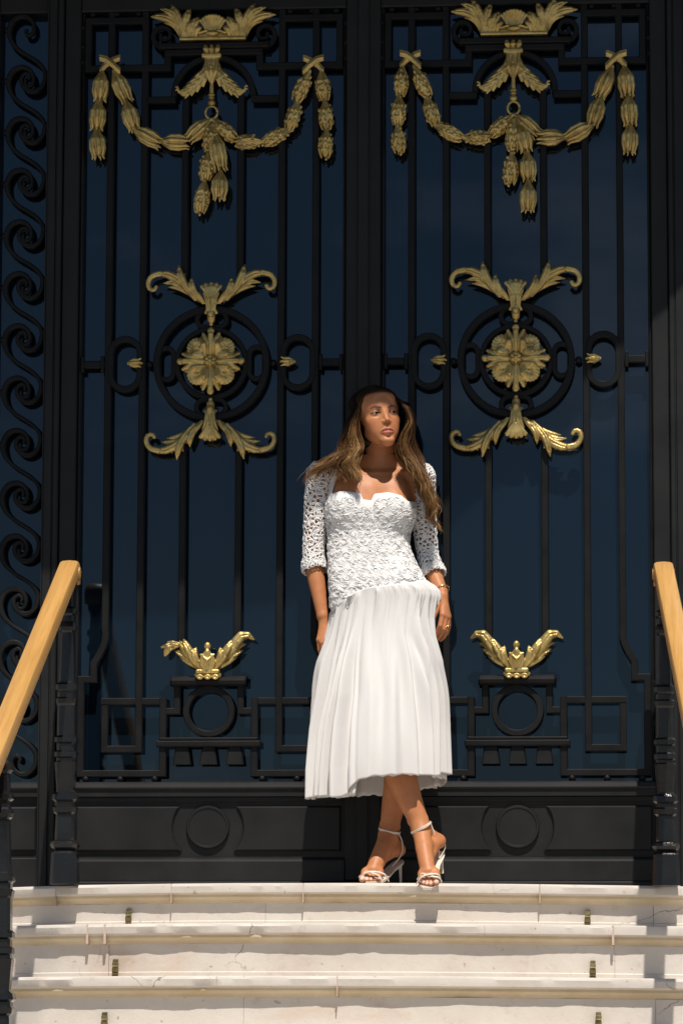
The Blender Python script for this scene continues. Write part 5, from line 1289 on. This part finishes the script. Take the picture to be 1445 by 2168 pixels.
# skirt
SKL = [(1225, 708), (1285, 706), (1330, 696), (1400, 681), (1480, 675), (1545, 664), (1630, 655), (1690, 653)]
SKR = [(1225, 905), (1250, 927), (1262, 930), (1280, 927), (1310, 925), (1350, 928), (1400, 939), (1500, 945), (1600, 952), (1690, 956)]
def skirt_mesh(hem_f, inner, seed, NU=420, NV=110, lift=0.0):
    r = np.random.default_rng(seed); th = np.linspace(-math.pi, math.pi, NU, endpoint=False); V_ = np.zeros((NV, NU, 3))
    # folds: (angle at hem, angle at top, width, depth, start) ; 0 = front, negative = picture left
    folds = [(-1.50, -1.2, .11, .020, .05), (-1.20, -.98, .085, .026, .0), (-.96, -.80, .07, .020, .0), (-.76, -.63, .065, .028, .04), (-.53, -.50, .085, .034, .1), (-.36, -.40, .05, .006, .0), (-.12, -.22, .16, .010, .1), (.30, .05, .20, .012, .22), (.62, .36, .07, .009, .0), (.84, .45, .06, .018, .25), (1.04, .66, .09, .020, .05), (1.32, .90, .08, .016, .0), (1.55, 1.10, .1, .020, .0)]
    for _ in range(16):
        a = r.uniform(1.6, 2*math.pi-1.6); a = a if a < math.pi else a-2*math.pi; folds.append((a, a*0.98, r.uniform(.07, .11), r.uniform(.014, .026), 0.0))
    gath = [(r.uniform(-math.pi, math.pi), r.uniform(.018, .04), r.uniform(.0015, .005), r.uniform(.06, .30)) for _ in range(110)]
    zt = 0
    for j, t in enumerate(th):
        st, ct = math.sin(t), math.cos(t)
        lo_py = hem_f(t)
        # where the ring starts: on the seam, at the hip ellipse
        xs = W(816+108*st, 1250, -.2)[0]; top_z = seam_z(xs)+lift if ct > -0.3 else seam_z(xs)+lift
        bot_z = W(804+150*st, lo_py, -.204-(.23 if ct > 0 else .14)*ct)[2]
        v = np.linspace(0, 1, NV); z = top_z+(bot_z-top_z)*v
        py_mid = np.interp(z, [W(800, 1690, -.25)[2], W(800, 1225, -.25)[2]], [1690, 1225])
        L_ = np.interp(py_mid, *zip(*SKL)); R_ = np.interp(py_mid, *zip(*SKR)); xa = W(0, 1400, -.2)[0]; pxm = (W(1000, 1400, -.2)[0]-xa)/1000
        cx_ = xa+(L_+R_)/2*pxm; hw = (R_-L_)/2*pxm-inner-0.010*smoothstep(0, .3, v)-0.014*smoothstep(.3, 1, v)
        dfr = 0.112+0.118*smoothstep(0, 1, v)-inner*0.6; dbk = 0.114+0.035*v-inner
        cy_ = -.202-0.004*v; ry = dfr if ct > 0 else dbk
        disp = np.zeros(NV)
        for (ah, at_, w_, dp, s0) in folds:
            a = at_+(ah-at_)*smoothstep(0, .8, v)+0.035*np.sin(v*3.1+7*ah)*v; dd = np.angle(np.exp(1j*(t-a)))/w_; sk = 1 if math.sin(31*ah) > 0 else -1
            wl_ = np.where(dd*sk > 0, 0.55, 1.7); e_ = dd/wl_
            disp += 1.45*dp*smoothstep(s0, s0+0.55+0.25*math.sin(5*ah), v)*(np.exp(-e_**2*1.3)-0.35*np.exp(-((dd*sk-1.1)/0.5)**2))
        for (a, w_, dp, ln) in gath:
            dd = np.angle(np.exp(1j*(t-a)))/w_; disp += dp*np.exp(-dd**2)*np.exp(-(v/ln)**2)*smoothstep(0, 0.03, v)
        disp *= (0.55 if inner > 0.01 else 1.0)
        q = (abs(st)**2.2+abs(ct)**2.2)**(1/2.2)
        V_[:, j, 0] = cx_+hw*st/q+disp*st; V_[:, j, 1] = cy_-(ry*ct/q+disp*ct); V_[:, j, 2] = z-0.18*disp*smoothstep(.6, 1, v)
    # fine creases and an uneven hem
    vv = np.linspace(0, 1, NV)[:, None]; tt = th[None, :]; cr = np.zeros((NV, NU))
    for _ in range(26):
        kx = r.integers(6, 30); kv = r.uniform(-5, 5); cr += r.normal(0, 1)*np.sin(kx*tt+kv*vv*2+r.uniform(0, 6.28))*np.sin(math.pi*np.clip(vv*r.uniform(.8, 1.6)+r.uniform(-.3, .3), 0, 1))
    cr *= 0.00075*(1 if inner < 0.01 else 0.4); V_[:, :, 0] += cr*np.sin(tt); V_[:, :, 1] -= cr*np.cos(tt)
    hz = sum(r.normal(0, 1)*np.sin(k*tt+r.uniform(0, 6.28)) for k in (11, 17, 23, 31, 43)); V_[:, :, 2] += 0.0011*hz*smoothstep(.75, 1, vv)
    V_[:, :, 1] = np.minimum(V_[:, :, 1], -0.048)
    idx = np.arange(NV*NU).reshape(NV, NU); nx = np.roll(idx, -1, 1)
    f = np.stack([idx[:-1], idx[1:], nx[1:], nx[:-1]], -1).reshape(-1, 4)
    return V_.reshape(-1, 3), f
HEM = [(-math.pi, 1676), (-2.4, 1684), (-1.7, 1688), (-1.2, 1688), (-.85, 1684), (-.62, 1682), (-.50, 1686), (-.38, 1672), (-.25, 1652), (-.08, 1643), (.2, 1640), (.6, 1641), (1.1, 1639), (1.5, 1634), (1.9, 1645), (2.5, 1660), (math.pi, 1676)]
def hem(t): return np.interp(t, *zip(*HEM))+1.2*math.sin(9*t+1)
def hem_in(t): return max(np.interp(t, *zip(*HEM)), np.interp(abs(t), [0, .9, 1.6, math.pi], [1636, 1640, 1652, 1690]) if t > -.3 else 1684)+1.5*math.sin(7*t)
sv, sf = skirt_mesh(hem, 0.0, 5)
skirt = raw_mesh('skirt', sv, sf, M_CHIF); own(skirt, bodice)
md = skirt.modifiers.new('thickness', 'SOLIDIFY'); md.thickness = 0.0012; md.offset = -1
sv2, sf2 = skirt_mesh(hem_in, 0.012, 8, 300, 60)
lin = raw_mesh('skirt_lining', sv2, sf2, M_LINING); own(lin, bodice)
md = lin.modifiers.new('thickness', 'SOLIDIFY'); md.thickness = 0.0012; md.offset = -1

# ---- sandals
def ribbon(m, pts, w, th, nrm):
    """flat strap along pts; nrm = outward direction per point"""
    p = spline(pts, max(14, len(pts)*5)); n = len(p); N = spline(nrm, n); N /= np.linalg.norm(N, axis=1)[:, None]
    T = np.gradient(p, axis=0); T /= np.linalg.norm(T, axis=1)[:, None]; B = np.cross(T, N); B /= np.linalg.norm(B, axis=1)[:, None]
    m.loft([np.array([p[i]+B[i]*w/2, p[i]+B[i]*w/2*0.8+N[i]*th, p[i]-B[i]*w/2*0.8+N[i]*th, p[i]-B[i]*w/2]) for i in range(n)])
def sandal(spec):
    e = empty('sandal', (0, 0, 0)); e.parent = WOM; e.location = Vector(spec['at'])-WOM.location
    base = np.array(spec['at'])
    def put(m, name, smooth=True):
        for i in range(len(m.v)): m.v[i] = m.v[i]-base
        o = m.build(name, M_SHOE, None, smooth, angle=40); o.parent = e; return o
    m = MB(); C = spline(np.array(spec['sole']), 22); Wd = np.interp(np.linspace(0, 1, 22), np.linspace(0, 1, len(spec['wid'])), spec['wid']); side = np.array(spec['side'])
    T = np.gradient(C, axis=0); T /= np.linalg.norm(T, axis=1)[:, None]
    rings = []
    for i in range(22):
        N = np.cross(side, T[i]); N /= np.linalg.norm(N); N = N if N[2] > 0 else -N; th = np.interp(i/21, [0, .5, .8, 1], [.010, .006, .009, .007])
        w = Wd[i]/2; rings.append(np.array([C[i]+side*w, C[i]+side*w*0.96-N*th, C[i]-side*w*0.96-N*th, C[i]-side*w, C[i]-side*w*0.8+N*0.0015, C[i]+side*w*0.8+N*0.0015]))
    m.loft(rings); put(m, 'sole')
    if spec.get('heel') is not None:
        a, b = map(np.array, spec['heel']); m = MB(); m.tube([a, a*0.8+b*0.2, a*0.4+b*0.6, b], [.0095, .0062, .0046, .0042], 12); put(m, 'heel')
    for pts, nr, w in spec['straps']:
        m = MB(); ribbon(m, pts, w, 0.0022, nr); put(m, 'strap')
    return e
def ring_strap(c, u, v, ru, rv, n=14):
    t = np.linspace(0, 2*math.pi, n); d = np.cos(t)[:, None]*u+np.sin(t)[:, None]*v
    return [c+ru*math.cos(a)*u+rv*math.sin(a)*v for a in t], [x for x in d]
sd_R = np.array([0.96, 0.28, 0.0]); sd_R /= np.linalg.norm(sd_R)
uR = W(911, 1742, -.335)-W(870, 1765, -.335); uR /= np.linalg.norm(uR); vR = np.array([0.10, -1.0, -0.12]); vR /= np.linalg.norm(vR)
aR = ring_strap(W(891, 1752, -.334), uR, vR, .0372, .0415)
up_ = lambda *p: [np.array(q, float) for q in p]
sandal(dict(at=W(905, 1872, -.43), side=sd_R,
    sole=[W(932, 1803, -.244), W(929, 1809, -.270), W(916, 1838, -.345), W(908, 1862, -.415), W(905, 1872, -.450), W(904, 1880, -.500)], wid=[.030, .044, .040, .056, .066, .058, .030],
    heel=(W(934, 1806, -.250), W(936, 1849, -.262)),
    straps=[(aR[0], aR[1], .0085),
            ([W(911, 1745, -.318), W(922, 1775, -.305), W(928, 1800, -.295), W(928, 1817, -.300)], up_((1, -.4, 0), (1, -.6, 0), (1, -.5, 0), (1, -.4, 0)), .0062),
            ([W(930, 1818, -.296), W(941, 1795, -.262), W(936, 1783, -.236), W(922, 1792, -.240), W(917, 1818, -.29)], up_((1, -.3, 0), (1, 0, .1), (.3, 1, .2), (-1, .5, 0), (-1, 0, 0)), .0075),
            ([W(933, 1870, -.452), W(928, 1853, -.470), W(911, 1851, -.484), W(892, 1857, -.478), W(881, 1872, -.462)], up_((1, -.3, .2), (.5, -.8, .6), (0, -.8, .7), (-.5, -.8, .5), (-1, -.2, .1)), .0075),
            ([W(934, 1866, -.462), W(927, 1858, -.484), W(908, 1855, -.482), W(893, 1850, -.464), W(883, 1862, -.446)], up_((1, -.3, .2), (.5, -.8, .6), (0, -.8, .7), (-.5, -.8, .5), (-1, -.2, .1)), .0068)]))
sd_L = np.array([0.80, -0.60, 0.0])*1.0; sd_L = np.array([0.93, -0.36, 0.0]); sd_L /= np.linalg.norm(sd_L)
uL = W(846, 1763, -.22)-W(803, 1753, -.22); uL /= np.linalg.norm(uL); vL = np.array([-0.25, -1.0, -0.15]); vL -= uL*(uL@vL); vL /= np.linalg.norm(vL)
aL = ring_strap(W(824, 1758, -.216), uL, vL, .0365, .0375)
sandal(dict(at=W(790, 1868, -.33), side=sd_L,
    sole=[W(845, 1821, -.134), W(841, 1826, -.160), W(815, 1848, -.236), W(796, 1862, -.300), W(788, 1866, -.335), W(782, 1867, -.378)], wid=[.030, .044, .042, .060, .070, .060, .030],
    heel=(W(846, 1825, -.138), W(848, 1872, -.142)),
    straps=[(aL[0], aL[1], .0085),
            ([W(843, 1765, -.214), W(851, 1785, -.200), W(848, 1810, -.190), W(829, 1835, -.200)], up_((1, -.4, 0), (1, -.3, 0), (1, -.2, 0), (1, -.4, 0)), .0055),
            ([W(822, 1866, -.330), W(814, 1852, -.352), W(795, 1846, -.362), W(774, 1848, -.360), W(762, 1862, -.345)], up_((1, -.3, .2), (.5, -.8, .6), (0, -.8, .7), (-.5, -.8, .5), (-1, -.2, .1)), .0072),
            ([W(808, 1868, -.372), W(805, 1858, -.372), W(792, 1850, -.368), W(772, 1847, -.350), W(760, 1857, -.33)], up_((1, -.3, .2), (.5, -.8, .6), (0, -.8, .7), (-.5, -.8, .5), (-1, -.2, .1)), .0068)]))
# ---- bracelet and ring
m = MB(); cw = W(934.5, 1249, -.172); ax = ARM_L[-1]-ARM_L[-2]; ax /= np.linalg.norm(ax); u = np.cross(ax, [0, 1, 0]); u /= np.linalg.norm(u); v = np.cross(ax, u)
t = np.linspace(0, 2*math.pi, 60)
for ph in (0, 1): m.tube([cw+(.0255)*(math.cos(a)*u+math.sin(a)*v)+ax*0.003*math.sin(9*a+ph*math.pi) for a in t], .0011, 6)
for k in range(6): a = k*1.05; m.ball(cw+.0258*(math.cos(a)*u+math.sin(a)*v), .0028, 8)
own(m.build('bracelet', M_JEWEL, None, True))
m = MB(); p = FL[2][0]; c = p[0]*0.25+p[1]*0.75; ax = p[1]-p[0]; ax /= np.linalg.norm(ax); u = np.cross(ax, [0, 1, 0]); u /= np.linalg.norm(u); v = np.cross(ax, u)
m.tube([c+.0102*(math.cos(a)*u+math.sin(a)*v) for a in t], .0022, 8); m.ball(c+np.array([.004, -.010, 0]), .0042, 8)
own(m.build('ring', M_JEWEL, None, True))

# ---- hair: strands drawn from a centre parting, clumped in waves, dark roots to honey ends
def hair_mat():
    m, nt, b = new_mat('hair'); a = nt.nodes.new('ShaderNodeAttribute'); a.attribute_name = 'tint'
    nt.links.new(a.outputs['Color'], b.inputs['Base Color']); b.inputs['Roughness'].default_value = 0.34; b.inputs['Specular IOR Level'].default_value = 0.3; b.inputs['Specular Tint'].default_value = (1.0, 0.8, 0.6, 1)
    return m
M_HAIR = hair_mat()
CAP = Field((-0.105, -0.14, -0.10), (0.105, 0.12, 0.14), 0.003)
CAP.ell((0, -0.026, 0.038), (0.0785, 0.0945, 0.0785)); CAP.ell((0, -0.055, -0.035), (0.060, 0.050, 0.066), 0.03)
CAP.ell((0, 0.086, -0.022), (0.060, 0.062, 0.098), 0.012, 'sub')
cv_, cf_ = CAP.verts_faces()
for _ in range(2): cv_ = relax(cv_, cf_)
hair = raw_mesh('hair', hw_(cv_), cf_, M_HAIR, None, None, np.tile((0.014, 0.008, 0.005), (len(cv_), 1))); own(hair)
# guides below the ears: (photo x, photo y, depth), from front (t=0) to back (t=1)
GL = [  # picture left
    [(764, 858, -.236), (756, 885, -.238), (750, 920, -.236), (756, 950, -.240), (749, 978, -.252), (760, 1004, -.268), (774, 1024, -.276)],
    [(759, 858, -.224), (750, 885, -.225), (742, 925, -.220), (744, 955, -.228), (728, 985, -.236), (735, 1008, -.250), (752, 1020, -.262)],
    [(754, 858, -.205), (746, 885, -.205), (736, 930, -.200), (722, 968, -.208), (692, 990, -.214), (662, 1008, -.200), (651, 1030, -.178)],
    [(756, 856, -.180), (747, 885, -.180), (733, 930, -.176), (716, 965, -.186), (684, 982, -.196), (656, 1000, -.182), (648, 1026, -.160)],
    [(762, 856, -.125), (754, 885, -.130), (742, 935, -.110), (742, 980, -.090), (744, 1030, -.070), (750, 1080, -.055), (752, 1120, -.05)],
    [(776, 850, -.085), (770, 890, -.080), (765, 940, -.066), (768, 990, -.058), (770, 1040, -.05), (772, 1080, -.048), (775, 1110, -.046)]]
GR = [  # picture right
    [(852, 857, -.236), (866, 884, -.240), (866, 908, -.240), (850, 935, -.236), (862, 970, -.246), (890, 1012, -.262), (904, 1060, -.262), (918, 1100, -.248), (930, 1128, -.235)],
    [(858, 858, -.226), (870, 886, -.228), (868, 915, -.226), (856, 945, -.226), (872, 985, -.240), (900, 1030, -.252), (910, 1075, -.250), (926, 1115, -.24)],
    [(861, 858, -.206), (869, 888, -.208), (866, 930, -.204), (868, 965, -.210), (888, 1005, -.224), (908, 1050, -.226), (914, 1090, -.222), (932, 1122, -.214)],
    [(861, 856, -.178), (868, 888, -.176), (870, 935, -.172), (880, 975, -.182), (900, 1015, -.192), (912, 1060, -.190), (918, 1100, -.186), (926, 1125, -.18)],
    [(858, 852, -.130), (862, 888, -.130), (866, 940, -.112), (870, 990, -.094), (872, 1040, -.075), (868, 1090, -.058), (866, 1120, -.05)],
    [(838, 850, -.085), (840, 890, -.080), (842, 940, -.066), (842, 990, -.058), (838, 1040, -.05), (835, 1080, -.048), (832, 1110, -.046)]]
SV, SF, SCo = [], [], []; sn = 0
def res(g, n=9): return spline([W(*p) for p in g], n)
hr = np.random.default_rng(21)
for side, G in ((-1, [res(g) for g in GL]), (1, [res(g) for g in GR])):
    nl = 34
    for li in range(nl):
        tl = (li+0.5)/nl; tl = tl**1.15; ph = 2.2*tl*3+side+hr.normal(0, .5); wl = hr.uniform(.14, .19); lk = hr.uniform(0.6, 1.15); amp = hr.uniform(.003, .0085); end = hr.uniform(.86, 1.04); offx = hr.normal(0, 0.004, 3); lb = hr.uniform(.45, 1.35); ca = hr.uniform(.003, .011); cph = hr.uniform(0, 6.28); cwl = hr.uniform(.085, .12)
        for k in range(70 if tl < 0.3 else 44 if tl < 0.75 else 26):
            t = np.clip(tl+hr.normal(0, 0.018), 0, 1); gi = t*(len(G)-1); i0 = min(int(gi), len(G)-2); fr2 = gi-i0
            g = G[i0]*(1-fr2)+G[i0+1]*fr2
            # scalp part, in head coordinates
            yf = 0.056-0.156*t; w0 = max(0.0, 1-t/0.35); SP_ = []
            for q, (phi, dy) in enumerate(((2, 0), (26, 0.0), (48, -0.004), (68, -0.006), (86, -0.008))):
                y_ = yf+dy*w0*1.0-0.006*(1-w0)*q*0.3; sy = math.sqrt(max(0.03, 1-((y_+0.026)/0.0985)**2)); ph_ = math.radians(phi)
                SP_.append((side*(0.0815+0.0015*q)*math.sin(ph_)*max(sy, 0.62 if q > 1 else 0), y_, 0.038+0.0830*math.cos(ph_)*sy+hr.normal(0, .0008)))
            P = np.vstack([hw_(np.array(SP_[:4])), g])
            n = 40; S = spline(P, n); L = np.r_[0, np.cumsum(np.linalg.norm(np.diff(S, axis=0), axis=1))]
            u = L/L[-1]; fall = smoothstep(0.22, 0.5, u)
            rr = (0.0022+0.0072*smoothstep(0.2, 0.65, u)*(1-0.55*smoothstep(.75, 1, u)))
            o = hr.normal(0, 1, 3)*np.array([1, 0.8, 0.3]); S = S+rr[:, None]*o*lk+fall[:, None]*offx
            wv = amp*fall*np.sin(2*math.pi*L/wl+ph); S[:, 0] += wv; S[:, 1] += amp*fall*np.cos(2*math.pi*L/wl+ph)*0.6
            cw = ca*smoothstep(.5, .85, u); S[:, 0] += cw*np.sin(2*math.pi*L/cwl+cph); S[:, 1] += cw*np.cos(2*math.pi*L/cwl+cph)      # loose curl towards the ends
            fz = hr.normal(0, 1, 3); S += (0.0016*smoothstep(.3, 1, u)*np.sin(L/0.03+hr.uniform(0, 6)))[:, None]*fz
            if hr.uniform() < 0.06: S[:, 0] += side*0.022*hr.uniform(0.3, 1)*smoothstep(.5, 1, u)
            # keep off the door
            S[:, 1] = np.minimum(S[:, 1], -0.040)
            m_ = u <= end*hr.uniform(.88, 1.0); S = S[m_]; u = u[m_]; n = len(S)
            if n < 6: continue
            rad = 0.00072*np.interp(np.linspace(0, 1, n), [0, .1, .8, 1], [.8, 1, .9, .25])*hr.uniform(.8, 1.25)
            T = np.gradient(S, axis=0); T /= np.maximum(np.linalg.norm(T, axis=1), 1e-9)[:, None]; A = np.cross(T, [0.3, 1, 0.1]); A /= np.maximum(np.linalg.norm(A, axis=1), 1e-9)[:, None]; B = np.cross(T, A)
            ring = np.stack([S+rad[:, None]*(A*math.cos(a)+B*math.sin(a)) for a in (0, 2.094, 4.189)], 1)
            idx = sn+np.arange(n*3).reshape(n, 3)
            for j in range(3): SF.append(np.stack([idx[:-1, j], idx[:-1, (j+1) % 3], idx[1:, (j+1) % 3], idx[1:, j]], -1))
            SV.append(ring.reshape(-1, 3)); sn += n*3
            # colour: balayage, lighter round the face and towards the ends
            light = smoothstep(0.20+0.20*t, 0.70, u)*hr.uniform(0.4, 1.0)*(1.0 if t < .6 else .5)
            if t < 0.22 and hr.uniform() < .6: light = np.maximum(light, smoothstep(0.06, 0.30, u)*hr.uniform(.3, .95))
            light = np.clip(light*lb, 0, 1)
            c0, c1_, c2_ = np.array((0.014, 0.0072, 0.004)), np.array((0.12, 0.054, 0.02)), np.array((0.47, 0.265, 0.105))
            cc = np.where(light[:, None] < .5, c0+(c1_-c0)*light[:, None]*2, c1_+(c2_-c1_)*(light[:, None]-.5)*2)*hr.uniform(.55, 1.2)
            SCo.append(np.repeat(cc, 3, 0))
strands = raw_mesh('strands', np.concatenate(SV), np.concatenate(SF), M_HAIR, None, None, np.concatenate(SCo)); own(strands, hair); strands['kind'] = 'stuff'
